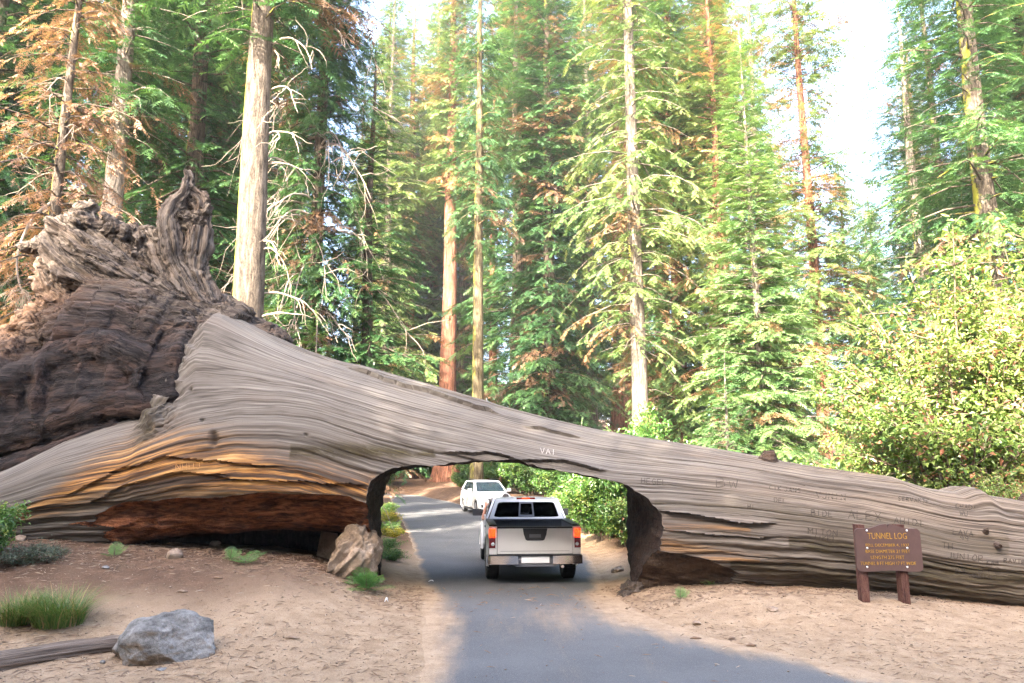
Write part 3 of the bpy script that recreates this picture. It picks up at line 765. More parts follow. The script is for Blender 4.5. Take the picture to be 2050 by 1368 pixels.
# ---------------------------------------------------------------- the torn root plate at the left end
def root_keys(*k): return [(np.array(at(u, v, d)), r) for u, v, d, r in k]
ROOTS = [   # (kind of wood: 1 char, 2 red rot, 0 weathered), keys (photo column, row, depth, radius)
    (1, root_keys((560, 800, 15.6, 1.3), (400, 800, 15.65, 1.65), (250, 810, 15.75, 1.75), (60, 840, 16.0, 1.75), (-200, 860, 16.3, 1.7))),
    (1, root_keys((470, 740, 15.6, 1.1), (330, 700, 15.6, 1.3), (190, 690, 15.8, 1.15), (90, 740, 16.1, 1.0), (-60, 800, 16.3, .9))),
    # long sweeping roots, drawn out of the trunk and up to the left
    (0, root_keys((540, 740, 15.4, .55), (440, 668, 15.4, .50), (350, 610, 15.4, .42), (270, 560, 15.4, .36), (200, 520, 15.35, .32), (140, 480, 15.3, .26), (104, 452, 15.25, .17), (92, 450, 15.25, .09))),
    (0, root_keys((540, 720, 15.5, .55), (440, 650, 15.55, .50), (350, 588, 15.6, .44), (270, 530, 15.6, .38), (205, 480, 15.6, .32), (165, 432, 15.6, .22), (190, 408, 15.6, .10))),
    (0, root_keys((540, 715, 15.8, .55), (450, 650, 15.8, .48), (370, 585, 15.85, .42), (300, 525, 15.85, .36), (240, 478, 15.85, .30), (214, 446, 15.85, .15))),
    (0, root_keys((540, 715, 15.7, .5), (450, 660, 15.7, .44), (385, 600, 15.65, .36), (325, 540, 15.6, .30), (285, 495, 15.6, .26), (262, 452, 15.6, .13))),
    (0, root_keys((520, 730, 15.3, .5), (420, 680, 15.15, .40), (330, 640, 15.1, .34), (240, 600, 15.15, .32), (165, 555, 15.2, .28), (115, 510, 15.2, .22), (90, 470, 15.25, .13))),
    (0, root_keys((470, 690, 15.6, .45), (400, 650, 15.5, .34), (356, 600, 15.45, .30), (332, 545, 15.4, .25), (318, 500, 15.4, .20), (300, 464, 15.4, .12))),
    (0, root_keys((450, 690, 15.5, .5), (402, 625, 15.35, .32), (366, 560, 15.3, .24), (342, 495, 15.3, .22), (338, 445, 15.3, .21), (350, 410, 15.3, .18), (370, 385, 15.3, .14), (377, 362, 15.35, .10), (372, 343, 15.35, .055))),
    (0, root_keys((455, 700, 15.6, .5), (412, 620, 15.5, .32), (392, 550, 15.5, .29), (397, 485, 15.5, .25), (403, 432, 15.5, .21), (396, 402, 15.5, .18), (380, 386, 15.4, .13))),
    (0, root_keys((345, 470, 15.35, .16), (362, 442, 15.45, .10), (392, 442, 15.5, .13))),
    (2, root_keys((200, 640, 15.5, .45), (120, 600, 15.5, .36), (100, 555, 15.55, .28), (112, 515, 15.6, .26))),
    (2, root_keys((190, 690, 15.6, .5), (95, 655, 15.6, .42), (45, 690, 15.6, .42), (-10, 715, 15.6, .45), (-80, 740, 15.7, .5))),
    (1, root_keys((380, 760, 14.3, .3), (280, 722, 14.35, .36), (200, 700, 14.5, .42), (110, 730, 14.6, .36), (0, 780, 14.5, .32), (-120, 800, 14.6, .3))),
    (1, root_keys((360, 812, 14.15, .28), (240, 812, 14.2, .34), (130, 848, 14.35, .38), (0, 880, 14.5, .4), (-120, 900, 14.5, .3))),
    (1, root_keys((240, 850, 14.1, .18), (150, 892, 14.15, .2), (60, 925, 14.25, .22), (-60, 950, 14.3, .2))),
]
rr_ = np.random.RandomState(3)
for _ in range(30):      # stubby gnarled ends along the top rim
    u0, v0 = [(110, 470), (170, 440), (215, 460), (270, 465), (150, 500), (330, 480), (395, 440), (120, 560), (60, 680), (250, 520)][_ % 10]
    u0 += rr_.uniform(-22, 22); v0 += rr_.uniform(-15, 25)
    a = rr_.uniform(0, 6.28); k = []
    for j in range(5):
        k.append((u0, v0, 15.35 + rr_.uniform(-.1, .2), [.15, .13, .11, .09, .05][j]))
        a += rr_.uniform(-.9, .9); u0 += 15 * math.cos(a); v0 -= 11 * abs(math.sin(a)) - 2
    ROOTS.append((2 if u0 < 100 and v0 > 540 else 0, root_keys(*k)))
tp, SP, SD, SR, SS, SK, SO = [], [], [], [], [], [], []
for kind, k in ROOTS:
    P = smooth_path([q[0] for q in k], 10 * len(k)); R = np.interp(np.linspace(0, len(k) - 1, len(P)), np.arange(len(k)), [q[1] for q in k])
    P = P + 0.10 * np.minimum(R, .5)[:, None] * np.stack([fbm(P * 1.7 + o, 2) for o in (0, 40, 80)], -1)
    R = R * (1 + 0.22 * fbm(P * 1.9 + 5, 2))
    tp.append(tube_np(P, R, 14))
    d = np.gradient(P, axis=0); d /= np.linalg.norm(d, axis=1)[:, None]
    SP.append(P); SD.append(d); SR.append(R); SK.append(np.full(len(P), kind)); SO.append(np.full(len(P), len(SO) * 7.7))
    SS.append(np.concatenate([[0], np.cumsum(np.linalg.norm(np.diff(P, axis=0), axis=1))]))
SP, SD, SR, SS, SK, SO = [np.concatenate(a) for a in (SP, SD, SR, SS, SK, SO)]
Vv, Q, T = join_np(tp)
ro = link('root_mass', mesh_np('root_mass', Vv - LOG_OFF, [Q, T], [M_ROOT]), log)
md = ro.modifiers.new('r', 'REMESH'); md.mode = 'VOXEL'; md.voxel_size = 0.036
sm = ro.modifiers.new('s', 'SMOOTH'); sm.factor = 0.5; sm.iterations = 4
me = evaluated(ro); ro.modifiers.clear()
n = len(me.vertices); V = np.empty(n * 3, np.float32); me.vertices.foreach_get('co', V); V = V.reshape(-1, 3) + LOG_OFF
N = np.empty(n * 3, np.float32); me.vertices.foreach_get('normal', N); N = N.reshape(-1, 3)
near = np.empty(n, int); _k = slice(None, None, 2); SP, SD, SR, SS, SK, SO = SP[_k], SD[_k], SR[_k], SS[_k], SK[_k], SO[_k]; w3 = np.zeros((n, 3))
for a in range(0, n, 4000):
    D = np.linalg.norm(V[a:a + 4000, None] - SP[None], axis=2) - SR[None]
    near[a:a + 4000] = D.argmin(1)
    E = np.exp(-(D - D.min(1)[:, None]) / 0.22)
    E /= E.sum(1)[:, None]
    for kk_ in range(3): w3[a:a + 4000, kk_] = (E * (SK == kk_)[None]).sum(1)
rel = V - SP[near]; al = (rel * SD[near]).sum(1); perp = rel - SD[near] * al[:, None]
S_ = SS[near] + al
gr = np.stack([S_, perp[:, 0] + perp[:, 1] * .7 + SO[near], perp[:, 2]], -1)
flow = np.stack([gr[:, 0] * 0.40, gr[:, 1] * 5.0, gr[:, 2] * 5.0], -1)
flow2 = np.stack([gr[:, 0] * 1.1, gr[:, 1] * 12, gr[:, 2] * 12], -1)
big = 1 - np.abs(fbm(V * 1.5 + 3, 3))
ridge = 1 - 2 * np.abs(fbm(flow, 3))
amp = np.clip(SR[near], .12, .5)
d = 0.24 * amp * ridge + 0.075 * fbm(flow2, 3, .6) + 0.05 * (big - .6) + 0.015 * fbm(V * 4, 3)
ch = np.clip(w3[:, 1], 0, 1)
flow_c = np.stack([gr[:, 0] * 0.30, gr[:, 1] * 1.5, gr[:, 2] * 1.5], -1)
d_c = 0.045 * (1 - 2 * np.abs(fbm(flow_c, 3))) + 0.022 * fbm(flow2 * [.6, .6, .6], 3) + 0.06 * (big - .6)
d = d * (1 - ch) + d_c * ch
rot = np.clip(w3[:, 2], 0, 1)
d += rot * 0.11 * fbm(V * 7, 3, .65)
pits = fbm(V * 5.5 + 60, 2); d -= 0.07 * sstep(.6, .9, pits) * (1 - .6 * ch)
V2 = V + N * d[:, None]
me.vertices.foreach_set('co', (V2 - LOG_OFF).astype(np.float32).ravel())
for nm, A in (('grain', gr), ('wood', np.stack([w3[:, 1], w3[:, 2], rot * 0], -1))):
    at_ = me.attributes.new(nm, 'FLOAT_VECTOR', 'POINT'); at_.data.foreach_set('vector', A.astype(np.float32).ravel())
me.materials.clear(); me.materials.append(M_ROOT)
me.polygons.foreach_set('use_smooth', np.full(len(me.polygons), True))
me.update()
ro.data = me
ro['label'] = 'charred and gnarled root plate rising at the broad end'
print('root polys', len(me.polygons))
# ---------------------------------------------------------------- vehicles
P_SILVER = m_paint('silver_white_paint', (0.70, 0.695, 0.69), .1)
P_WHITE = m_paint('white_paint', (0.78, 0.78, 0.76), .0)
P_BLACK = m_plain('black_plastic', (0.014, 0.015, 0.018), .55, nz=.2, sc=60)
P_GREYP = m_plain('grey_plastic', (0.10, 0.105, 0.12), .5)
P_CHROME = m_plain('chrome', (0.72, 0.72, 0.73), .16, 1.0)
P_ALLOY = m_plain('alloy_wheel', (0.52, 0.52, 0.53), .3, .8)
P_RUBBER = m_plain('tyre_rubber', (0.018, 0.018, 0.019), .85, nz=.4, sc=30)
P_GLASS = m_glass('tinted_car_glass', alpha=.88)
P_GLASSC = m_glass('clear_car_glass', alpha=.45)
P_SEAT = m_plain('dark_seat_cloth', (0.03, 0.03, 0.032), .9)
P_PLATE = m_plain('blank_white_plate', (0.78, 0.79, 0.80), .5)
P_LAMPON = m_emit('lit_tail_lamp', (1.0, 0.09, 0.004), .32, (0.45, 0.02, 0.006))
P_LAMPRED = m_plain('red_tail_lens', (0.16, 0.010, 0.008), .12, coat=.6)
P_LENS = m_plain('clear_lamp_lens', (0.62, 0.63, 0.64), .08, .3, coat=.8)
P_WIND = m_plain('painted_sky_windscreen', (0.05, 0.075, 0.095), .03, 0.0, .9, coat=1.0)  # bluish base colour stands in for sky mirrored in the glass
P_SKIN = m_plain('skin', (0.50, 0.26, 0.18), .6)
P_SHIRT = m_plain('dark_shirt', (0.03, 0.035, 0.05), .9)
P_HAIR = m_plain('dark_hair', (0.02, 0.014, 0.01), .7)

def lathe(name, prof, mat, parent, seg=28, loc=(0, 0, 0), axis='x'):
    """prof: (distance along axis, radius)"""
    bm = bmesh.new(); rings = []
    for a, r in prof:
        ring = []
        for k in range(seg):
            t = 2 * math.pi * k / seg
            c = (a, r * math.cos(t), r * math.sin(t)) if axis == 'x' else (r * math.cos(t), a, r * math.sin(t)) if axis == 'y' else (r * math.cos(t), r * math.sin(t), a)
            ring.append(bm.verts.new(Vector(c) + Vector(loc)))
        rings.append(ring)
    for A, B in zip(rings, rings[1:]):
        for k in range(seg): bm.faces.new((A[k], A[(k + 1) % seg], B[(k + 1) % seg], B[k]))
    bm.faces.new(rings[0]); bm.faces.new(rings[-1][::-1])
    o = bm_obj(name, bm, mat, parent, 0, smooth=True)
    return o
def wheel(parent, x, y, r, w, side, spokes=6, dz=0.0):
    """side +1: outer face towards +x"""
    h = w / 2; s = side
    wh = lathe('wheel', [(-h * .9 * s, r * .80), (-h * s, r * .88), (-h * .9 * s, r * .965), (-h * .55 * s, r), (h * .55 * s, r), (h * .9 * s, r * .965), (h * s, r * .88), (h * .9 * s, r * .70), (h * .5 * s, r * .66), (-h * .4 * s, r * .66)], P_RUBBER, parent, 40, (x, y, r))
    bm = bmesh.new()                                # tread blocks
    for k in range(44):
        t = 2 * math.pi * k / 44
        M = Matrix.Translation((x, y, r)) @ Matrix.Rotation(t, 4, 'X')
        for j, (a, b) in enumerate(((-.8, -.45), (-.38, -.03), (.03, .38), (.45, .8))):
            bm_box(bm, a * h, b * h, -.018 + .008 * (j % 2), .018 + .008 * (j % 2), r - .012, r + .008, M)
    bm_obj('tread', bm, P_RUBBER, wh, smooth=False)
    rim = lathe('rim', [(h * .80 * s, r * .70), (h * .86 * s, r * .67), (h * .55 * s, r * .62), (h * .1 * s, r * .60), (h * .05 * s, r * .1)], P_ALLOY, wh, 32, (x, y, r))
    bm = bmesh.new()
    for k in range(spokes):
        M = Matrix.Translation((x, y, r)) @ Matrix.Rotation(2 * math.pi * k / spokes, 4, 'X')
        x0, x1 = sorted((h * .35 * s, h * .72 * s))
        bm_box(bm, x0, x1, -r * .09, r * .09, r * .08, r * .655, M)
    lx0, lx1 = sorted((h * .3 * s, h * .78 * s))
    bm_prism(bm, [(y + r * .16 * math.cos(a * math.pi / 6), r + r * .16 * math.sin(a * math.pi / 6)) for a in range(12)], 'x', x + lx0, x + lx1)
    bm_obj('spokes', bm, P_ALLOY, wh, .008)
    wh.location.z = dz
    return wh
def ring_panel(bm, outer, inner, th):
    """frame between two quads (lists of 4 Vectors, same order), thickened along its normal"""
    def rnd(q, f):
        o = []
        for i in range(4):
            p, a, b = q[i], q[i - 1], q[(i + 1) % 4]
            for t in (0, .5, 1):
                A = p.lerp(a, f * (1 - t)) if t < 1 else p
                o.append(p.lerp(a, f) * (1 - t) ** 2 + p * 2 * t * (1 - t) + p.lerp(b, f) * t * t)
        return o
    O, I = rnd(outer, .05), rnd(inner, .09)
    nrm = (outer[1] - outer[0]).cross(outer[3] - outer[0]).normalized() * th
    n = len(O)
    v = [[bm.verts.new(p + d) for p in L] for L in (O, I) for d in (Vector((0, 0, 0)), -nrm)]
    for k in range(n):
        j = (k + 1) % n
        bm.faces.new((v[0][k], v[0][j], v[2][j], v[2][k])); bm.faces.new((v[1][k], v[3][k], v[3][j], v[1][j]))
        bm.faces.new((v[0][k], v[1][k], v[1][j], v[0][j])); bm.faces.new((v[2][k], v[2][j], v[3][j], v[3][k]))
    return I
def pane(name, pts, mat, parent, off=Vector((0, 0, 0))):
    bm = bmesh.new(); vs = [bm.verts.new(p + off) for p in pts]; f = bm.faces.new(vs)
    ex = bmesh.ops.extrude_face_region(bm, geom=[f]); nv = [g for g in ex['geom'] if isinstance(g, bmesh.types.BMVert)]
    f.normal_update(); d = f.normal * .006
    for q in nv: q.co -= d
    return bm_obj(name, bm, mat, parent, smooth=False)
def arch(cy, cz, r, n=12): return [(cy + r * math.cos(math.pi * (1 - k / n)), cz + r * math.sin(math.pi * (1 - k / n))) for k in range(n + 1)]
def flare(bm, x, side, cy, cz, r0, r1, out, n=16):
    prev = None
    for k in range(n + 1):
        a = math.pi * (-.06 + 1.12 * k / n); c, s = math.cos(a), math.sin(a)
        sec = [(0, r1 + .045), (out * .7, r1), (out, (r0 + r1) / 2), (out, r0), (out * .5, r0 - .012), (-.05, r0 - .01)]
        cur = [bm.verts.new((x + side * o, cy + r * c, cz + r * s)) for o, r in sec]
        if prev:
            for i in range(len(sec) - 1): bm.faces.new((prev[i], prev[i + 1], cur[i + 1], cur[i]))
        prev = cur

# --- the pickup: origin under the rear bumper, +Y ahead
tk = at(1070, 1150, 15.15)
tk = at(1066, 1150, 15.25)
truck = empty('pickup_truck', (tk.x + .06, 15.15, .03), math.radians(4.2))
truck.scale = (1.05, 1.05, 1.0)
tag(truck, 'silver pickup truck driving through the tunnel with its brake lights lit', 'pickup truck')
RA, FA = 1.12, 4.32
side_prof = [(.10, .60)] + [(RA - .50, .52)] + arch(RA, .38, .47) + [(RA + .50, .46), (FA - .50, .46)] + arch(FA, .38, .47) + [(FA + .5, .48), (5.02, .52), (5.10, .75), (5.02, .98), (4.6, 1.05), (3.75, 1.12), (1.80, 1.13), (.10, 1.12)]
for s in (-1, 1):
    bm = bmesh.new(); bm_prism(bm, side_prof, 'x', s * .80, s * .86)
    bm_obj('body_side', bm, P_SILVER, truck, .018)
for s in (-1, 1):
    for ya in (RA, FA):
        bm = bmesh.new(); flare(bm, s * .855, s, ya, .38, .445, .50, .055)
        bm_obj('wheel_arch_flare', bm, P_SILVER, truck, smooth=True)
    box_obj('bed_rail_cap', (s * .87, s * .73, .12, 1.78, 1.118, 1.15) if s > 0 else (s * .87, s * .73, .12, 1.78, 1.118, 1.15), P_BLACK, truck, .012)
    for (a, b) in ((RA - .47, RA + .47), (FA - .47, FA + .47)):
        bm = bmesh.new()
        bm_prism(bm, [(a, .42)] + arch((a + b) / 2, .38, .468)[1:-1] + [(b, .42)], 'x', s * .48, s * .79)
        bm_obj('wheel_well', bm, P_BLACK, truck)
bm = bmesh.new()
bm_box(bm, -.74, .74, .16, 1.76, .60, .66)
for k in range(15): bm_box(bm, -.72 + k * .1, -.67 + k * .1, .17, 1.74, .655, .675)
bm_obj('bed_floor', bm, P_BLACK, truck)
bm = bmesh.new()
bm_box(bm, -.73, .73, 1.70, 1.76, .6, 1.13)
for k in range(36): bm_box(bm, -.70 + k * .04, -.68 + k * .04, 1.685, 1.705, .66, 1.12)
bm_box(bm, -.77, .77, 1.66, 1.78, 1.12, 1.15)
for s in (-1, 1): bm_box(bm, *sorted((s * .735, s * .79)), .16, 1.74, .62, 1.12)
bm_obj('bed_liner', bm, P_GREYP, truck, .006)
# tailgate
gate = box_obj('tailgate', (-.715, .715, .075, .135, .585, 1.075), P_SILVER, truck, .018, 3)
box_obj('top_cap', (-.72, .72, .068, .15, 1.077, 1.108), P_BLACK, gate, .012)
bm = bmesh.new(); bm_prism(bm, [(-.235, 1.074), (.235, 1.074), (.215, .96), (.18, .86), (.15, .842), (-.15, .842), (-.18, .86), (-.215, .96)], 'y', .058, .09)
hp = bm_obj('handle_panel', bm, P_BLACK, gate, .012)
box_obj('latch_handle', (-.11, .11, .05, .062, .90, .965), P_GREYP, hp, .006)
bm = bmesh.new()
bm_box(bm, -.66, .66, .073, .077, .635, .641)
bm_obj('crease', bm, P_GREYP, gate)
for s in (-1, 1):
    bm = bmesh.new(); bm_prism(bm, [(s * .725, .42), (s * .875, .42), (s * .875, 1.115), (s * .725, 1.115)], 'y', .09, .2)
    bm_obj('corner_post', bm, P_SILVER, truck, .03, 3)
    tl = empty('tail_light', (0, 0, 0), 0, truck)
    a, b = sorted((s * .755, s * .876))
    bm = bmesh.new(); bm_box(bm, a, b, .062, .16, .90, 1.07); bm_obj('lit_lamp', bm, P_LAMPON, tl, .025, 3)
    bm = bmesh.new(); bm_box(bm, a, b, .066, .16, .70, .898); bm_obj('red_lens', bm, P_LAMPRED, tl, .02, 3)
    lathe('reverse_lamp', [(.060, .034), (.056, .03), (.052, .012)], P_LENS, tl, 16, (s * .803, 0, .775), 'y')
# chrome bumper
bu = empty('rear_bumper', (0, 0, 0), 0, truck)
for s in (-1, 1):
    bm = bmesh.new()
    bm_prism(bm, [(s * .33, -.03), (s * .82, -.01), (s * .90, .05), (s * .915, .30), (s * .80, .30), (s * .79, .12), (s * .33, .10)], 'z', .395, .555)
    bm_obj('chrome_section', bm, P_CHROME, bu, .028, 3)
bm = bmesh.new(); bm_box(bm, -.335, .335, .03, .12, .40, .55); bm_obj('plate_recess', bm, P_GREYP, bu, .01)
box_obj('license_plate', (-.265, .265, .02, .031, .415, .54), P_PLATE, bu, .006)
lathe('hitch_socket', [(.028, .028), (.02, .024)], P_CHROME, bu, 12, (-.30, 0, .48), 'y')
box_obj('step_pad', (-.88, .88, -.015, .16, .557, .575), P_BLACK, bu, .006)
bm = bmesh.new(); bm_prism(bm, [(-.45, .395), (.45, .395), (.36, .345), (-.36, .345)], 'y', .02, .12); bm_obj('lower_valance', bm, P_GREYP, bu, .008)
# underside
bm = bmesh.new(); bm_box(bm, -.42, .42, .2, 4.6, .36, .58); bm_box(bm, -.8, .8, .12, .2, .5, .6); bm_box(bm, -.78, .78, 1.76, 5.0, .42, .5)
bm_obj('chassis', bm, P_BLACK, truck)
lathe('rear_axle', [(-.66, .05), (-.2, .06), (-.1, .15), (.1, .15), (.2, .06), (.66, .05)], P_BLACK, truck, 14, (0, RA, .36))
lathe('exhaust_pipe', [(.05, .03), (.06, .032), (1.2, .032)], P_CHROME, truck, 12, (.52, 0, .34), 'y')
# cab
ZB, ZT = 1.13, 1.565
def cabpt(x, y, z): return Vector((x, y, z))
rb = [cabpt(-.81, 1.82, ZB), cabpt(.81, 1.82, ZB), cabpt(.655, 1.94, ZT), cabpt(-.655, 1.94, ZT)]
def inset(q, l, r, b, t):
    A = q[0].lerp(q[3], b).lerp(q[1].lerp(q[2], b), l); B = q[0].lerp(q[3], b).lerp(q[1].lerp(q[2], b), 1 - r)
    Cc = q[0].lerp(q[3], 1 - t).lerp(q[1].lerp(q[2], 1 - t), 1 - r); Dd = q[0].lerp(q[3], 1 - t).lerp(q[1].lerp(q[2], 1 - t), l)
    return [A, B, Cc, Dd]
cab = empty('cab', (0, 0, 0), 0, truck)
bm = bmesh.new(); I = ring_panel(bm, rb, inset(rb, .055, .055, .12, .13), .05)
bm_obj('rear_frame', bm, P_SILVER, cab, .012)
rw_ = inset(rb, .05, .05, .115, .125)
k1, k2 = .385, .615
def sub(q, a, b): return [q[0].lerp(q[1], a), q[0].lerp(q[1], b), q[3].lerp(q[2], b), q[3].lerp(q[2], a)]
for a, b, m_ in ((0, k1, P_GLASS), (k1, k2, P_GLASSC), (k2, 1, P_GLASS)):
    pane('rear_window', sub(rw_, a, b), m_, cab, Vector((0, .016, 0)))
bm = bmesh.new()
sl_ = sub(rw_, k1 - .005, k2 + .005)
ring_panel(bm, [p + Vector((0, -.004, 0)) for p in sl_], [p + Vector((0, -.004, 0)) for p in inset(sl_, .10, .10, .16, .10)], .02)
bm_obj('slider_frame', bm, P_GREYP, cab, .004)
for s in (-1, 1):
    so = [cabpt(s * .83, 1.86, ZB), cabpt(s * .83, 3.78, ZB), cabpt(s * .665, 3.05, ZT), cabpt(s * .665, 2.05, ZT)]
    if s > 0: so = so
    bm = bmesh.new()
    ins = inset(so, .06, .06, .06, .12)
    mids = [ins[0].lerp(ins[1], .25), ins[3].lerp(ins[2], .3)]
    ring_panel(bm, so, ins, .04 * (1 if s > 0 else -1) * -1)
    bm_obj('door_frame', bm, P_SILVER, cab, .01)
    bm = bmesh.new(); bm_prism(bm, [(mids[0].y - .05, ZB + .02), (mids[0].y + .05, ZB + .02), (mids[1].y + .05, ZT - .06), (mids[1].y - .05, ZT - .06)], 'x', s * .74, s * .77)
    for v in bm.verts: v.co.x -= s * (v.co.z - 1.43) * .26
    bm_obj('door_pillar', bm, P_BLACK, cab)
    q0, q1 = ins[0].lerp(ins[1], .28), ins[3].lerp(ins[2], .33)
    pane('side_window', [ins[0], ins[0].lerp(ins[1], .22), ins[3].lerp(ins[2], .27), ins[3]], P_GLASS, cab, Vector((-s * .02, 0, 0)))
    if s > 0: pane('side_window', [q0, ins[1], ins[2], q1], P_GLASSC, cab, Vector((-s * .02, 0, 0)))
    box_obj('door_handle', (*sorted((s * .862, s * .878)), 2.2, 2.4, .93, .965), P_BLACK, cab, .005)
    for yy in (2.10, 3.40): box_obj('door_seam', (*sorted((s * .858, s * .863)), yy, yy + .012, .5, 1.1), P_BLACK, cab)
    mr = box_obj('side_mirror', (*sorted((s * .92, s * 1.12)), 3.32, 3.42, 1.12, 1.28), P_BLACK, truck, .03, 3)
    box_obj('mirror_arm', (*sorted((s * .83, s * .93)), 3.35, 3.40, 1.13, 1.17), P_BLACK, mr, .008)
    bm = bmesh.new(); bm_prism(bm, [(s * .65, ZT + .012), (s * .70, ZT - .01), (s * .66, ZT - .03)], 'y', 2.05, 3.05); bm_obj('drip_rail', bm, P_SILVER, cab)
bm = bmesh.new(); nx, ny = 10, 8; g = []
for i_ in range(nx + 1):
    row = []
    for j_ in range(ny + 1):
        a, b = i_ / nx * 2 - 1, j_ / ny
        row.append(bm.verts.new((a * .665, 2.0 + b * 1.08, ZT + .045 * (1 - a ** 4) * (1 - abs(b * 2 - 1) ** 3) - .01)))
    g.append(row)
for i_ in range(nx):
    for j_ in range(ny): bm.faces.new((g[i_][j_], g[i_ + 1][j_], g[i_ + 1][j_ + 1], g[i_][j_ + 1]))
bmesh.ops.solidify(bm, geom=bm.faces[:], thickness=.03)
bm_obj('roof', bm, P_SILVER, cab, smooth=True)
br = box_obj('high_brake_light', (-.20, .20, 1.985, 2.06, ZT - .02, ZT + .038), P_LAMPRED, cab, .012)
box_obj('lit_lamp', (-.08, .08, 1.978, 2.0, ZT - .01, ZT + .03), P_LAMPON, br, .008)
wf = [cabpt(-.80, 3.80, ZB), cabpt(.80, 3.80, ZB), cabpt(.655, 3.06, ZT), cabpt(-.655, 3.06, ZT)]
bm = bmesh.new(); ring_panel(bm, wf, inset(wf, .05, .05, .06, .1), -.04); bm_obj('windscreen_frame', bm, P_SILVER, cab, .01)
pane('windscreen', inset(wf, .04, .04, .05, .09), P_GLASSC, cab)
bm = bmesh.new(); bm_prism(bm, [(3.76, 1.13), (4.6, 1.08), (5.0, 1.0), (5.08, .8), (5.05, .55), (4.9, .55), (3.76, .9)], 'x', -.80, .80); bm_obj('hood', bm, P_SILVER, truck, .03)
bm = bmesh.new(); bm_box(bm, -.79, .79, 1.80, 1.84, .55, 1.135); bm_obj('cab_back_panel', bm, P_SILVER, cab)
bm = bmesh.new(); bm_prism(bm, [(3.35, .9), (3.75, .95), (3.75, 1.14), (3.42, 1.12)], 'x', -.78, .78); bm_obj('dashboard', bm, P_BLACK, cab, .02)
for s in (-1, 1):
    st = empty('seat', (s * .38, 2.75, .5), 0, cab)
    box_obj('cushion', (-.25, .25, -.05, .5, .1, .28), P_SEAT, st, .05)
    bm = bmesh.new(); bm_prism(bm, [(-.05, .25), (.10, .25), (-.05, .86), (-.20, .84)], 'x', -.24, .24); bm_obj('backrest', bm, P_SEAT, st, .05)
    box_obj('headrest', (-.13, .13, -.26, -.15, .88, 1.06), P_SEAT, st, .04)
for s in (-1, 1):
    wheel(truck, s * .765, RA, .395, .255, s, 6, -.03); wheel(truck, s * .765, FA, .395, .255, s, 6, -.03)

# --- the driver, waving out of the open window
def skinned(name, joints, edges, mat, parent=None, sub=2):
    me = bpy.data.meshes.new(name); me.from_pydata([j[0] for j in joints], edges, [])
    o = link(name, me, parent)
    sk = o.modifiers.new('skin', 'SKIN'); sk.use_smooth_shade = True
    for v, j in zip(me.skin_vertices[0].data, joints):
        r = j[1]; v.radius = r if isinstance(r, tuple) else (r, r)
    me.skin_vertices[0].data[0].use_root = True
    sb = o.modifiers.new('sub', 'SUBSURF'); sb.levels = sub; sb.render_levels = sub
    new = evaluated(o); o.modifiers.clear(); o.data = new
    new.materials.clear(); new.materials.append(mat)
    return o
def tloc(u, v, d): return truck.matrix_basis.inverted() @ at(u, v, d)

hand = tloc(971, 1012, 18.35); elbow = tloc(964, 1040, 18.4)
dv = empty('person', truck.matrix_basis @ Vector((-.38, 2.86, .78)), truck.rotation_euler.z)
tag(dv, 'driver of the silver pickup waving one raised bare hand out of the window', 'person')
R0 = Vector((-.38, 2.86, .78))
sh = Vector((-.56, 2.83, 1.25))
J = [((0, 0, 0), (.16, .12)), ((0, -.02, .22), (.15, .11)), ((0, -.03, .42), (.17, .10)), ((0, -.02, .54), (.06, .06)), ((0, 0, .62), (.055, .06)), ((0, .02, .70), (.075, .095)), ((0, .02, .80), (.07, .09)),
     (tuple(sh - R0), .065), (tuple(sh.lerp(elbow, .5) - R0), .055), (tuple(elbow - R0), .044), (tuple(elbow.lerp(hand, .5) - R0), .042), (tuple(elbow.lerp(hand, .9) - R0), .028), (tuple(hand - R0), (.038, .018)), (tuple(hand + Vector((0, 0, .055)) - R0), (.040, .016)),
     ((.19, -.02, .42), .065), ((.26, .12, .22), .05), ((.20, .36, .25), .035),
     ((-.10, .30, -.04), .085), ((-.10, .55, -.1), .06), ((.10, .30, -.04), .085), ((.10, .55, -.1), .06)]
E_ = [(0, 1), (1, 2), (2, 3), (3, 4), (4, 5), (5, 6), (2, 7), (7, 8), (8, 9), (9, 10), (10, 11), (11, 12), (12, 13), (2, 14), (14, 15), (15, 16), (0, 17), (17, 18), (0, 19), (19, 20)]
base_i = 13
for k, (dx, ln) in enumerate(((-.030, .062), (-.010, .075), (.011, .070), (.031, .055))):
    n0 = len(J); b_ = Vector(J[13][0])
    J += [(tuple(b_ + Vector((dx, 0, .012))), .0095), (tuple(b_ + Vector((dx * 1.35, .004, .012 + ln * .55))), .009), (tuple(b_ + Vector((dx * 1.6, .014, .012 + ln))), .0075)]
    E_ += [(13, n0), (n0, n0 + 1), (n0 + 1, n0 + 2)]
n0 = len(J); b_ = Vector(J[12][0])
J += [(tuple(b_ + Vector((.045, .005, .018))), .012), (tuple(b_ + Vector((.068, .012, .05))), .009)]; E_ += [(12, n0), (n0, n0 + 1)]
body = skinned('body', J, E_, P_SKIN, dv)
bm = bmesh.new(); bmesh.ops.create_uvsphere(bm, u_segments=16, v_segments=10, radius=.1, matrix=Matrix.Translation((0, .0, .79)) @ Matrix.Diagonal((.86, 1.08, .95, 1)))
for v in list(bm.verts):
    if v.co.y > .065 and v.co.z < .83 or v.co.z < .72: v.co = v.co.lerp(Vector((0, 0, .79)), .35)
bm_obj('hair', bm, P_HAIR, dv, smooth=True)
